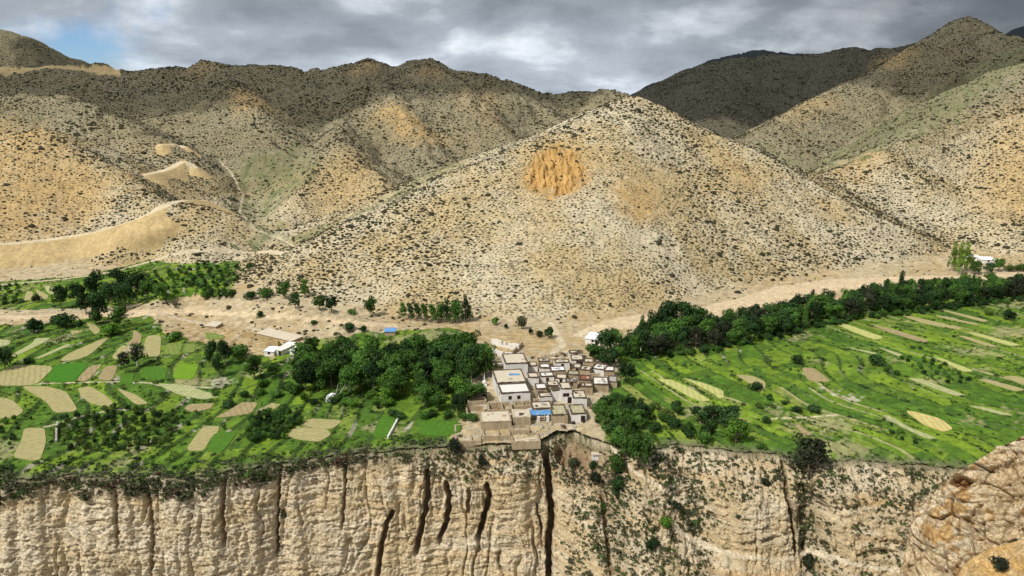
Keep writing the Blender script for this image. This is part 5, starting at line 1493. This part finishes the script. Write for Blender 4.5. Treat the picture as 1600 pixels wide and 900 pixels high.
# ------------------------------------------------------------ the village
def wall_mat(name, col, dirt, amt=.5):
    m, nt, b = new_mat(name)
    L = nt.links.new
    g = N(nt, 'ShaderNodeNewGeometry')
    mp = N(nt, 'ShaderNodeVectorMath', operation='MULTIPLY'); mp.inputs[1].default_value = (1, 1, .35); L(g.outputs['Position'], mp.inputs[0])
    n = N(nt, 'ShaderNodeTexNoise'); n.inputs['Scale'].default_value = .9; n.inputs['Detail'].default_value = 6; n.inputs['Roughness'].default_value = .7; L(mp.outputs[0], n.inputs['Vector'])
    r = N(nt, 'ShaderNodeMapRange'); r.inputs['From Min'].default_value = .42; r.inputs['From Max'].default_value = .70; r.inputs['To Max'].default_value = amt; L(n.outputs['Fac'], r.inputs['Value'])
    mx = N(nt, 'ShaderNodeMix', data_type='RGBA'); mx.inputs['A'].default_value = (*col, 1); mx.inputs['B'].default_value = (*dirt, 1); L(r.outputs[0], mx.inputs['Factor'])
    n2 = N(nt, 'ShaderNodeTexNoise'); n2.inputs['Scale'].default_value = 4; n2.inputs['Detail'].default_value = 4; L(g.outputs['Position'], n2.inputs['Vector'])
    r2 = N(nt, 'ShaderNodeMapRange'); r2.inputs['From Min'].default_value = .3; r2.inputs['From Max'].default_value = .7; r2.inputs['To Min'].default_value = .85; r2.inputs['To Max'].default_value = 1.12; L(n2.outputs['Fac'], r2.inputs['Value'])
    s = N(nt, 'ShaderNodeVectorMath', operation='SCALE'); L(mx.outputs['Result'], s.inputs[0]); L(r2.outputs[0], s.inputs['Scale']); L(s.outputs[0], b.inputs['Base Color'])
    bp = N(nt, 'ShaderNodeBump'); bp.inputs['Strength'].default_value = .4; bp.inputs['Distance'].default_value = .1; L(n2.outputs['Fac'], bp.inputs['Height']); L(bp.outputs[0], b.inputs['Normal'])
    return m
MW = {'white': wall_mat('whitewash', (.74, .72, .68), (.50, .42, .31), .55), 'mud': wall_mat('mud_wall', (.42, .335, .22), (.24, .18, .11), .85), 'stone': wall_mat('yellow_stone', (.42, .32, .16), (.24, .17, .08), .9),
      'clay': wall_mat('clay_roof', (.60, .53, .41), (.40, .32, .21), .7), 'pale': wall_mat('pale_roof', (.70, .68, .63), (.56, .50, .41), .5), 'moss': wall_mat('weedy_roof', (.42, .38, .24), (.25, .25, .12), .8),
      'wood': wall_mat('stacked_brushwood', (.085, .060, .042), (.15, .11, .08), .8), 'dark': wall_mat('dark_opening', (.018, .016, .015), (.03, .025, .02), .5), 'soil': wall_mat('brown_yard_soil', (.22, .125, .06), (.15, .085, .045), .7),
      'red': wall_mat('red_ochre', (.26, .09, .05), (.2, .12, .08), .5), 'grey': wall_mat('grey_rubble', (.40, .38, .34), (.28, .25, .20), .8), 'tin': wall_mat('white_sheet_roof', (.80, .81, .83), (.62, .62, .62), .4),
      'blue': wall_mat('blue_sheet', (.08, .24, .50), (.32, .48, .62), .7), 'frame': wall_mat('window_frame', (.10, .05, .035), (.06, .04, .03), .5)}
BOXF = [[0, 3, 2, 1], [4, 5, 6, 7], [0, 1, 5, 4], [1, 2, 6, 5], [2, 3, 7, 6], [3, 0, 4, 7]]
class MB:
    def __init__(s): s.V = []; s.F = []
    def box(s, x0, x1, y0, y1, z0, z1, bat=0):
        o = len(s.V)
        s.V += [(x0 - bat, y0 - bat, z0), (x1 + bat, y0 - bat, z0), (x1 + bat, y1 + bat, z0), (x0 - bat, y1 + bat, z0), (x0, y0, z1), (x1, y0, z1), (x1, y1, z1), (x0, y1, z1)]
        s.F += [[o + i for i in f] for f in BOXF]; return s
    def mesh(s, v, f):
        o = len(s.V); s.V += [tuple(p) for p in v]; s.F += [[o + i for i in q] for q in f]; return s
    def build(s, name, mat, parent=None, smooth=False):
        me = bpy.data.meshes.new(name); me.from_pydata(s.V, [], s.F); me.update()
        if mat: me.materials.append(mat)
        if smooth:
            for p in me.polygons: p.use_smooth = True
        o = bpy.data.objects.new(name, me); COL.objects.link(o)
        if parent: o.parent = parent
        return o
def root(name, loc, rz, label, cat, group=None):
    e = bpy.data.objects.new(name, None); COL.objects.link(e); e.location = loc; e.rotation_euler = (0, 0, rz); e.empty_display_size = .5
    tag(e, label, cat, group); return e
HR = random.Random(5)
def uneven(bm_obj, amt=.06, seed=0):
    """hand built look: nudge the corners"""
    r = random.Random(seed)
    for v in bm_obj.data.vertices: v.co.x += r.uniform(-amt, amt); v.co.y += r.uniform(-amt, amt); v.co.z += r.uniform(-amt * .6, amt * .6)
def window(e, x, y, z, w, h, frame='frame', side='f'):
    f = MB()
    if side == 'f':
        f.box(x - w / 2 - .12, x + w / 2 + .12, y - .05, y + .1, z + h, z + h + .16); f.box(x - w / 2 - .12, x - w / 2, y - .04, y + .1, z - .1, z + h); f.box(x + w / 2, x + w / 2 + .12, y - .04, y + .1, z - .1, z + h)
        f.box(x - w / 2, x + w / 2, y - .04, y + .1, z - .1, z)
        o = f.build('window', MW[frame], e); MB().box(x - w / 2, x + w / 2, y - .015, y + .1, z, z + h).build('pane', MW['dark'], o)
    else:
        f.box(y - .05, y + .1, x - w / 2 - .12, x + w / 2 + .12, z + h, z + h + .16); f.box(y - .04, y + .1, x - w / 2 - .12, x + w / 2 + .12, z - .1, z)
        o = f.build('window', MW[frame], e); MB().box(y - .015, y + .1, x - w / 2, x + w / 2, z, z + h).build('pane', MW['dark'], o)
def house_at(x, y, zg, rz, w, d, h, wall='white', roof='clay', nwin=1, door=False, label='', parapet='wood', group=None, name='house', cat='house', para_h=.30, clutter=True, seed=0, side_win=False, door_x=None):
    r = random.Random(seed + int(x * 7) + int(y * 3))
    e = root(name, (x, y, zg), rz, label, cat, group)
    b = MB().box(-w / 2, w / 2, 0, d, -2.6, h, .14).build('wall', MW[wall], e); uneven(b, .05, seed)
    t = .30
    if parapet: MB().box(-w / 2 + t, w / 2 - t, t, d - t, h - .05, h + .05).build('roof', MW[roof], e)
    else:
        o_ = .3; q_ = MB(); q_.mesh([(-w / 2 - o_, -o_, h - .05), (w / 2 + o_, -o_, h - .05), (w / 2 + o_, d + o_, h + .35), (-w / 2 - o_, d + o_, h + .35), (-w / 2 - o_, -o_, h + .12), (w / 2 + o_, -o_, h + .12), (w / 2 + o_, d + o_, h + .52), (-w / 2 - o_, d + o_, h + .52)], BOXF)
        q_.build('roof', MW[roof], e)
    if parapet:
        p = MB()
        for (x0, x1, y0, y1) in [(-w / 2 - .08, w / 2 + .08, -.08, t), (-w / 2 - .08, w / 2 + .08, d - t, d + .08), (-w / 2 - .08, -w / 2 + t, t, d - t), (w / 2 - t, w / 2 + .08, t, d - t)]:
            L_ = max(x1 - x0, y1 - y0); n = max(1, int(L_ / 1.3))
            for i in range(n):
                hh = para_h * r.uniform(.75, 1.35); o_ = r.uniform(-.06, .1)
                if x1 - x0 > y1 - y0: p.box(x0 + (x1 - x0) * i / n, x0 + (x1 - x0) * (i + 1) / n - .03, y0 - o_, y1 + o_, h - .10, h + hh)
                else: p.box(x0 - o_, x1 + o_, y0 + (y1 - y0) * i / n, y0 + (y1 - y0) * (i + 1) / n - .03, h - .10, h + hh)
        p.build('parapet', MW[parapet], e)
    for i in range(nwin):
        wx = -w / 2 + w * (i + 1) / (nwin + 1) * (.9 if nwin > 1 else 1); window(e, wx, -.06, h * .48, .85, 1.0)
    if side_win: window(e, d * .5, -w / 2 - .08, h * .5, .8, .9, side='s')
    if door:
        dx = door_x if door_x is not None else w * .28
        o = MB().box(dx - .7, dx + .7, -.24, -.02, 0, 2.15).build('door', MW['frame'], e); MB().box(dx - .5, dx + .5, -.27, -.2, 0, 1.95).build('door_leaf', MW['dark'], o)
    if clutter and w > 4:
        for i in range(r.randint(1, 3)):
            q = MB(); cx = r.uniform(-w / 2 + 1, w / 2 - 1.6); cy = r.uniform(1, max(1.1, d - 1.8)); q.box(cx, cx + r.uniform(.5, 1.4), cy, cy + r.uniform(.4, 1.0), h + .05, h + r.uniform(.3, .8))
            q.build('roof_stack', MW[r.choice(['wood', 'clay', 'grey'])], e)
        if r.random() < .4:
            cx = r.uniform(-w / 2 + 1, w / 2 - 1.2)
            MB().box(cx, cx + .9, d * .4, d * .4 + .9, h + .052, h + .11).build('smoke_hole', MW['dark'], e)
    return e
def house(xl, xr, yf, yb, h, wall='white', roof='clay', nwin=1, door=False, label='', rz=6, **kw):
    """roof front edge spans pixels xl..xr at row yf, roof back edge at row yb; h metres tall"""
    zg = 1.2
    for _ in range(3):
        x, y = ptz((xl + xr) / 2, yf, zg + h); zg = float(gz(x, y + .5))
    dep = project(float(x), float(y), zg + h)[2]
    w = (xr - xl) / F * dep
    xb, yb_ = ptz((xl + xr) / 2, yb, zg + h)
    d = max(2.0, float(yb_ - y))
    return house_at(float(x), float(y), zg, R(rz), w, d, h, wall, roof, nwin, door, label, **kw)
def yard(xl, xr, yf, yb, h, wall='mud', floor='clay', div=(), label='', rz=6, name='walled_yard', rim=None, floor_up=0):
    h = h * .68
    zg = 1.2
    for _ in range(3):
        x, y = ptz((xl + xr) / 2, yf, zg + h); zg = float(gz(x, y + 1))
    dep = project(float(x), float(y), zg + h)[2]; w = (xr - xl) / F * dep
    d = float(ptz((xl + xr) / 2, yb, zg + h)[1] - y); t = .5
    e = root(name, (float(x), float(y), zg), R(rz), label, 'walled yard')
    b = MB(); r = random.Random(int(xl))
    def run(x0, x1, y0, y1):
        L_ = max(x1 - x0, y1 - y0); n = max(1, int(L_ / 1.6))
        for i in range(n):
            hh = h + r.uniform(-.22, .12)
            if x1 - x0 > y1 - y0: b.box(x0 + (x1 - x0) * i / n, x0 + (x1 - x0) * (i + 1) / n, y0, y1, -1.6, hh)
            else: b.box(x0, x1, y0 + (y1 - y0) * i / n, y0 + (y1 - y0) * (i + 1) / n, -1.6, hh)
    run(-w / 2, w / 2, 0, t); run(-w / 2, w / 2, d - t, d); run(-w / 2, -w / 2 + t, t, d - t); run(w / 2 - t, w / 2, t, d - t)
    b.build('wall', MW[wall], e)
    MB().box(-w / 2 + t, w / 2 - t, t, d - t, -.6, .15 + floor_up).build('yard_floor', MW[floor], e)
    for k in div:
        MB().box(-w / 2 + w * k - .2, -w / 2 + w * k + .2, t, d - t, -.5, h - .05).build('dividing_wall', MW[wall], e)
    return e
HS = [
 (783, 829, 614, 600, 5.2, 'white', 'pale', 2, False, 'largest white house with a broad pale flat roof and two small dark windows', dict(rz=9, clutter=False, side_win=True)),
 (776, 823, 598, 578, 5.6, 'white', 'clay', 0, False, 'clay roofed house with blue cloth on its roof, directly behind the largest white house', dict(rz=8)),
 (790, 825, 569, 553, 7.0, 'white', 'clay', 0, False, 'tall house with dark rimmed square roof at the back of the two large white ones', dict(rz=8)),
 (890, 911, 552, 548, 3.2, 'white', 'clay', 1, False, 'upper long white building at the north end of the village by the trees', dict(rz=2)),
 (893, 912, 563, 555, 3.0, 'white', 'clay', 1, True, 'white house with a dark door just below the upper long white building', dict(rz=0)),
 (868, 890, 567, 562, 3.6, 'white', 'clay', 1, False, 'white fronted house with dark parapet under the end of the dirt road', dict(rz=3)),
 (861, 884, 580, 573, 3.2, 'mud', 'tin', 0, False, 'low house whose narrow roof is bright white, near the middle of the village', dict(rz=4)),
 (826, 842, 590, 583, 4.0, 'white', 'clay', 0, False, 'plain white windowless house touching the right side of the big clay roof', dict(rz=5)),
 (845, 866, 589, 582, 3.6, 'white', 'pale', 1, False, 'house with pale roof in the second row right of the big clay roof', dict(rz=6)),
 (868, 885, 592, 585, 3.2, 'white', 'clay', 1, False, 'small whitish house right of the pale roofed one in the middle of the village', dict(rz=-6)),
 (886, 904, 586, 580, 3.2, 'mud', 'moss', 0, False, 'low brown roofed house with ragged edge in the upper right part of the village', dict(rz=-10)),
 (856, 874, 603, 596, 4.0, 'mud', 'clay', 0, False, 'house with yellowish walled roof behind the plain white front', dict(rz=6)),
 (838, 855, 608, 600, 4.6, 'mud', 'pale', 2, False, 'mud coloured house with two dark windows right of the largest white house', dict(rz=5)),
 (863, 877, 611, 606, 4.6, 'white', 'wood', 0, False, 'blank white front with a dark roof left of the tall windowed house', dict(rz=6)),
 (877, 894, 608, 598, 6.2, 'white', 'clay', 2, True, 'tall white house with two windows above a big dark doorway', dict(rz=5)),
 (843, 863, 620, 614, 3.2, 'white', 'clay', 0, False, 'low white annex in front of the mud house with two windows', dict(rz=6)),
 (832, 863, 640, 628, 4.0, 'mud', 'clay', 0, False, 'clay roofed house above the blue awning', dict(rz=5)),
 (896, 917, 622, 611, 4.2, 'white', 'clay', 0, False, 'white walled house at the right end of the front row, upper of two', dict(rz=3)),
 (893, 916, 647, 633, 3.4, 'white', 'moss', 0, True, 'lower right white house with weedy green roof and a small dark door', dict(rz=3)),
 (863, 887, 648, 633, 4.2, 'mud', 'moss', 0, False, 'mud house with brown roof between blue awning and lower right white house', dict(rz=4)),
 (742, 761, 613, 607, 3.2, 'mud', 'pale', 0, True, 'small mud house with white roof at the left edge of the village', dict(rz=7)),
 (802, 829, 652, 641, 3.6, 'mud', 'clay', 0, False, 'square mud house with bare grey front left of the blue awning', dict(rz=4, parapet='clay')),
 (752, 799, 659, 643, 3.4, 'mud', 'clay', 0, False, 'broad low mud platform strewn with pale rubble below the largest white house', dict(rz=6, parapet='mud', para_h=.2)),
 (905, 922, 579, 572, 3.0, 'mud', 'clay', 0, False, 'orange tinted roof beside the ragged brown one at upper right', dict(rz=-18)),
 (924, 944, 577, 569, 2.8, 'white', 'pale', 0, False, 'slanting house with a pale strip roof at the upper right corner', dict(rz=-24)),
 (944, 960, 580, 573, 2.8, 'mud', 'pale', 0, False, 'pale roofed house at the far right end of the upper rows', dict(rz=-5)),
 (905, 923, 594, 587, 3.0, 'mud', 'red', 0, False, 'house with a dark red patch of roof in the right hand part', dict(rz=-8)),
 (927, 951, 601, 590, 3.2, 'mud', 'pale', 0, False, 'long roofed house with thick dark rim at the right edge above the trees', dict(rz=-4)),
 (950, 964, 597, 588, 3.0, 'mud', 'grey', 0, False, 'last grey roofed house on the right edge of the village', dict(rz=-8)),
 (908, 926, 606, 599, 3.2, 'mud', 'clay', 0, False, 'clay roof just right of the tall windowed house', dict(rz=-3)),
 (929, 946, 566, 561, 2.8, 'mud', 'grey', 0, False, 'small grey roofed hut under the dark trees at upper right', dict(rz=-12)),
 (912, 927, 567, 561, 2.8, 'mud', 'clay', 0, False, 'small hut left of the grey roofed one under the dark trees', dict(rz=-8)),
 (896, 908, 575, 569, 2.8, 'mud', 'clay', 1, False, 'tiny house squeezed below the white house with a dark door', dict(rz=-4)),
 (827, 840, 572, 566, 3.4, 'white', 'clay', 0, False, 'small white house against the right side of the tall dark rimmed roof', dict(rz=6)),
 (842, 859, 565, 560, 3.0, 'mud', 'clay', 0, False, 'low mud house at the top of the village left of the white fronted one', dict(rz=4)),
 (844, 860, 575, 569, 3.2, 'white', 'pale', 0, False, 'pale heap roofed house between the two dark rimmed rows near the top', dict(rz=4)),
 (770, 787, 574, 567, 3.0, 'mud', 'clay', 0, False, 'low mud house at the left foot of the tall dark rimmed house', dict(rz=8)),
 (884, 902, 597, 592, 3.0, 'mud', 'grey', 1, False, 'grey roofed house above the roof of the tall windowed one', dict(rz=-3)),
 (914, 938, 530, 521, 2.8, 'white', 'tin', 1, True, 'white shed with bright sheet roof above the village beside the dirt road', dict(rz=-22, parapet=None, clutter=False)),
 (412, 428, 549, 543, 2.6, 'white', 'tin', 1, False, 'left white hut of the compound below the stone retaining wall', dict(rz=-12, parapet=None, clutter=False)),
 (428, 441, 547, 538, 2.8, 'white', 'pale', 0, True, 'right white hut of the compound at the upper edge of the big grove', dict(rz=-30, parapet=None)),
 (441, 452, 541, 536, 2.4, 'white', 'tin', 0, False, 'third white hut of the compound, farthest back beside the blue tent', dict(rz=-20, parapet=None, clutter=False)),
 (452, 466, 548, 543, 2.4, 'white', 'pale', 1, False, 'fourth white hut of the compound, half under the first trees of the grove', dict(rz=-15, parapet=None, clutter=False)),
 (601, 617, 518, 514, 2.2, 'mud', 'blue', 0, False, 'tiny hut with a blue roof behind the grove', dict(rz=0, parapet=None, clutter=False)),
 (1510, 1532, 402, 399, 2.6, 'white', 'pale', 2, False, 'long white building of the compound far right at the hill foot', dict(rz=-6, parapet=None, clutter=False)),
 (1534, 1556, 406, 402, 3.0, 'white', 'tin', 1, False, 'right white building of the compound far right at the hill foot', dict(rz=-6, parapet=None, clutter=False)),
 (319, 338, 508, 504, 1.8, 'mud', 'clay', 0, False, 'low roof set into the sandy bank above the left fields', dict(rz=-14, parapet=None, clutter=False)),
]
for i, (xl, xr, yf, yb, h, wl, rf, nw, dr, lb, kw) in enumerate(HS):
    house(xl, xr, yf, yb, h * .82, wl, rf, nw, dr, lb, seed=i, **kw)
yard(763, 801, 641, 628, 2.8, 'mud', 'soil', (.6,), 'two roomed roofless ruin directly below the largest white house')
yard(755, 798, 677, 660, 2.6, 'mud', 'grey', (.58,), 'roofless yard with grey walls and a white divider at the front edge of the village')
yard(712, 752, 685, 662, 2.4, 'mud', 'soil', (.62,), 'walled yard with brown soil at the lower left corner of the village')
yard(800, 828, 672, 664, 2.2, 'mud', 'soil', (), 'small round cornered pen below the square mud house')
yard(731, 760, 627, 620, 2.2, 'mud', 'clay', (), 'narrow walled terrace below the small mud house with white roof')
yard(729, 758, 646, 634, 3.0, 'mud', 'clay', (), 'stepped adobe enclosure at the left edge of the village')
yard(800, 845, 690, 676, 1.8, 'mud', 'clay', (), 'low terrace wall on the very rim below the village')
yard(835, 862, 628, 622, 2.2, 'mud', 'clay', (), 'little yard in front of the low white annex')
yard(886, 906, 572, 566, 2.0, 'mud', 'soil', (), 'brown pen under the white house with a dark door')
yard(804, 832, 634, 626, 2.2, 'mud', 'moss', (.5,), 'ragged pen touching the right front corner of the largest white house')
yard(850, 882, 560, 554, 1.4, 'mud', 'clay', (), 'low sandy pen at the end of the dirt road')
yard(918, 940, 590, 583, 2.0, 'mud', 'clay', (), 'pen between the red patched roof and the thick rimmed roof')
# blue awning
def awning():
    zg = 1.0
    x, y = ptz(844, 641, zg + 3.1); zg = float(gz(x, y)); x, y = float(x), float(y)
    e = root('awning', (x, y - .4, zg - .3), R(5), 'bright blue and white awning hanging over a white gateway at the front of the village', 'awning')
    b = MB(); n = 10; w = 7.8
    for i in range(n):
        x0 = -w / 2 + w * i / n; x1 = x0 + w / n
        za, zb = 3.4 + .12 * math.sin(i * 2.1), 3.4 + .12 * math.sin((i + 1) * 2.1)
        b.mesh([(x0, 0, za), (x1, 0, zb), (x1, -1.7, zb - 1.35), (x0, -1.7, za - 1.25), (x0, 0, za - .06), (x1, 0, zb - .06), (x1, -1.7, zb - 1.41), (x0, -1.7, za - 1.31)], BOXF)
    b.build('cloth', MW['blue'], e)
    MB().box(-w / 2 - .3, w / 2 + .3, .02, .2, 3.3, 3.75).build('border', MW['white'], e)
    for px_ in (-3.7, -1.2, 1.2, 3.7): MB().box(px_ - .08, px_ + .08, -1.75, -1.6, -.5, 2.1).build('post', MW['white'], e)
    g = root('gateway', (x + 1.0, y - 3.6, zg - .3), R(5), 'small white gateway posts in front of the blue awning', 'gateway')
    MB().box(-2.0, -1.2, 0, .7, -.5, 2.0).build('gate_post', MW['white'], g); MB().box(1.0, 1.9, 0, .7, -.5, 2.1).build('gate_post', MW['white'], g); MB().box(-1.2, 1.0, .05, .6, 1.6, 2.0).build('lintel', MW['mud'], g)
awning()
# blue cloth on the clay roof
b_ = MB(); x, y = ptz(795, 587, 6.4); 
r_ = random.Random(2)
n_ = 8
for i in range(n_):
    for j in range(3):
        b_.box(i * .5, i * .5 + .5, j * .5, j * .5 + .5, 0, .25 + .25 * r_.random())
o_ = b_.build('roof_cloth', MW['blue']); o_.location = (float(x), float(y), float(gz(x, y)) + 4.64); tag(o_, 'crumpled blue cloth lying on the big clay roof', 'cloth')
# freestanding ruined walls above the village
def wall_line(name, label, pa, pb, h, t, mat, gaps=(), zg=None):
    a = at(*pa); b = at(*pb); L_ = math.hypot(b[0] - a[0], b[1] - a[1]); ang = math.atan2(b[1] - a[1], b[0] - a[0])
    e = root(name, (a[0], a[1], float(gz(a[0], a[1]))), ang, label, 'wall')
    m = MB(); n = max(2, int(L_ / 1.2)); r = random.Random(int(pa[0]))
    for i in range(n):
        x0 = L_ * i / n; x1 = L_ * (i + 1) / n; hh = h * r.uniform(.85, 1.08)
        px_, py_ = a[0] + math.cos(ang) * (x0 + x1) / 2, a[1] + math.sin(ang) * (x0 + x1) / 2
        dz = float(gz(px_, py_)) - float(gz(a[0], a[1]))
        if any(abs(i / n - g) < .06 for g in gaps): hh *= .35
        m.box(x0, x1 + .02, -t / 2, t / 2, dz - 1.0, dz + hh)
    m.build('wall', MW[mat], e)
    return e
wall_line('ruined_wall', 'upper long whitish ruined wall slanting above the village', (768, 537), (811, 548), 2.6, .6, 'white', (.38, .55))
wall_line('ruined_wall', 'lower long whitish ruined wall slanting above the village', (757, 549), (800, 560), 2.2, .6, 'white', (.7,))
wall_line('ruined_wall', 'crumbling brown wall closing the right end of the two ruined walls', (800, 556), (816, 541), 2.0, .7, 'mud', (.5,))
wall_line('retaining_wall', 'yellow stone retaining wall above the left white huts', (380, 523), (436, 541), 2.2, 1.0, 'stone')
wall_line('retaining_wall', 'pale low wall running along the top of the terrace behind the yellow stone wall', (385, 513), (462, 528), .9, .8, 'clay')
wall_line('field_wall', 'low stone wall bordering the lower left orchard on its left', (88, 692), (90, 662), 1.0, .6, 'grey')
wall_line('field_wall', 'low stone wall along the right edge of the green lawn left of the village', (606, 684), (624, 652), .9, .5, 'white')
wall_line('field_wall', 'low pale wall along the sandy bank above the left fields', (240, 484), (330, 510), .9, .6, 'clay')
wall_line('field_wall', 'low wall beside the path that bends round the brown washout', (865, 664), (900, 668), .8, .5, 'clay')
# terrace of flat ground behind the stone wall
a = at(430, 528)
house_at(float(a[0]) , float(a[1]) - 2, float(gz(a[0], a[1])) , R(-32), 22, 7, 1.0, 'stone', 'clay', 0, False, 'long flat pale terrace above the yellow stone wall', parapet=None, clutter=False, name='terrace', cat='terrace')
# tents and small white things
def tent(px, py, w, d, h, mat, label, rz=0, poles=False):
    p = at(px, py); e = root('tent', (p[0], p[1], float(gz(p[0], p[1]))), R(rz), label, 'tent')
    b = MB()
    prof = [(-w / 2, 0), (-w / 2 * .92, h * .55), (-w * .22, h * .86), (0, h), (w * .22, h * .86), (w / 2 * .92, h * .55), (w / 2, 0)]
    n = len(prof); V = [(x, 0, z) for x, z in prof] + [(x, d, z) for x, z in prof]
    Fq = [[i, i + 1, n + i + 1, n + i] for i in range(n - 1)] + [list(range(n))[::-1], [n + i for i in range(n)]]
    b.mesh(V, Fq).build('canvas', MW[mat], e)
    MB().box(-.4, .4, -.06, -.01, 0, h * .6).build('opening', MW['dark'], e)
    if poles:
        for sx, lx in ((.6, 1.5), (1.4, 3.4)):
            v, f = tube([(sx, d, 0), (sx + lx * .5, d + .3, 2.6), (sx + lx, d + .6, 5.2)], [.09, .07, .05], 5)
            m = MB(); m.V = [tuple(q) for q in v]; m.F = f.tolist(); m.build('pole', MW['white'], e)
tent(519, 628, 4.6, 3.2, 2.3, 'tin', 'rounded white tent with leaning poles in front of the grove', 8, True)
tent(438, 553, 3.0, 3.0, 1.8, 'tin', 'white tent beside the huts at the upper left of the grove', -20)
tent(449, 548, 3.4, 3.0, 2.0, 'blue', 'blue tent beside the huts at the upper left of the grove', -15)
# chorten
p_ = at(757, 603); e_ = root('chorten', (p_[0], p_[1], float(gz(p_[0], p_[1]))), 0, 'slender white chorten with a spire at the left edge of the village', 'shrine')
MB().box(-.9, .9, -.9, .9, -.5, 1.0, .1).build('base', MW['white'], e_)
def lathe(prof, n=12):
    V = []; Fq = []
    for i, (r, z) in enumerate(prof):
        for k in range(n): V.append((r * math.cos(2 * math.pi * k / n), r * math.sin(2 * math.pi * k / n), z))
    for i in range(len(prof) - 1):
        for k in range(n): Fq.append([i * n + k, i * n + (k + 1) % n, (i + 1) * n + (k + 1) % n, (i + 1) * n + k])
    m = MB(); m.mesh(V, Fq); return m
lathe([(.7, 1.0), (.85, 1.5), (.7, 2.0), (.25, 2.3)]).build('dome', MW['white'], e_, True); lathe([(.25, 2.3), (.2, 3.6), (.05, 4.6), (0, 4.7)]).build('spire', MW['white'], e_, True)
# little white building on the slope
X_, Y_, Z_ = wall_near(934, 712)
e_ = root('white_hut', (X_, Y_ + .6, Z_ + .2), 0, 'little white building with a row of dark openings alone on the slope', 'hut')
MB().box(-1.7, 1.7, -.6, 1.2, -2.0, 1.35).build('wall', MW['white'], e_); MB().box(-1.85, 1.85, -.7, 1.3, 1.352, 1.5).build('roof', MW['clay'], e_)
for k in range(4): MB().box(-1.3 + k * .72, -.85 + k * .72, -.63, -.5, .75, 1.15).build('window', MW['dark'], e_)
# loose stones and rubble between the houses
def rubble():
    r = np.random.default_rng(9)
    P = poly_w(dense([(735, 600), (770, 560), (800, 548), (880, 545), (905, 540), (930, 560), (966, 575), (960, 612), (925, 640), (925, 665), (900, 672), (850, 684), (760, 690), (715, 690), (735, 650)]))
    x = r.uniform(P[:, 0].min(), P[:, 0].max(), 5200); y = r.uniform(P[:, 1].min(), P[:, 1].max(), 5200)
    m = inpoly(x, y, P) & (y > rim(x) + .5) & (noise(x / 5, y / 5, 701) > -.15); x, y = x[m], y[m]
    s = np.clip(r.lognormal(-1.25, .5, len(x)), .1, .9)
    V, Fc = merge_inst(DOMES, np.stack([x, y, gz(x, y)], 1), np.stack([s, s * .8, s * .7], 1), r.uniform(0, 6, len(x)), r.integers(0, 6, len(x)))
    o = mesh_np('rubble', V, Fc, MW['grey']); tag(o, 'pale loose stones and rubble strewn between the houses', 'stones', kind='stuff')
rubble()
def brush():
    spots = [(905, 655), (912, 660), (896, 662), (926, 640), (880, 668), (872, 612), (845, 632), (905, 632), (890, 618), (832, 560), (880, 556), (760, 566), (815, 660), (868, 655), (935, 586), (899, 606), (858, 612), (838, 596), (870, 558), (852, 592)]
    src = None
    for i, (px, py) in enumerate(spots):
        p = at(px, py)
        if src is None:
            m = MB(); r = random.Random(3)
            for k in range(26):
                a = r.uniform(-.5, .5); l = r.uniform(.8, 1.5); x0 = r.uniform(-.3, .3); y0 = r.uniform(-.45, .45); z = r.uniform(0, .75)
                v, f = tube([(x0 - l * math.cos(a), y0 - l * math.sin(a), z), (x0 + l * math.cos(a), y0 + l * math.sin(a), z + r.uniform(-.1, .15))], [.07, .05], 4)
                m.mesh(v, f.tolist())
            src = o = m.build('brushwood_pile', MW['wood'])
        else:
            o = src.copy(); COL.objects.link(o)
        o.location = (p[0], p[1], float(gz(p[0], p[1]))); o.rotation_euler = (0, 0, random.uniform(0, 3)); o.scale = (random.uniform(.8, 1.3),) * 3
        tag(o, 'dark pile of brushwood lying between village houses', 'brushwood pile', 'brushwood piles between the houses')
brush()
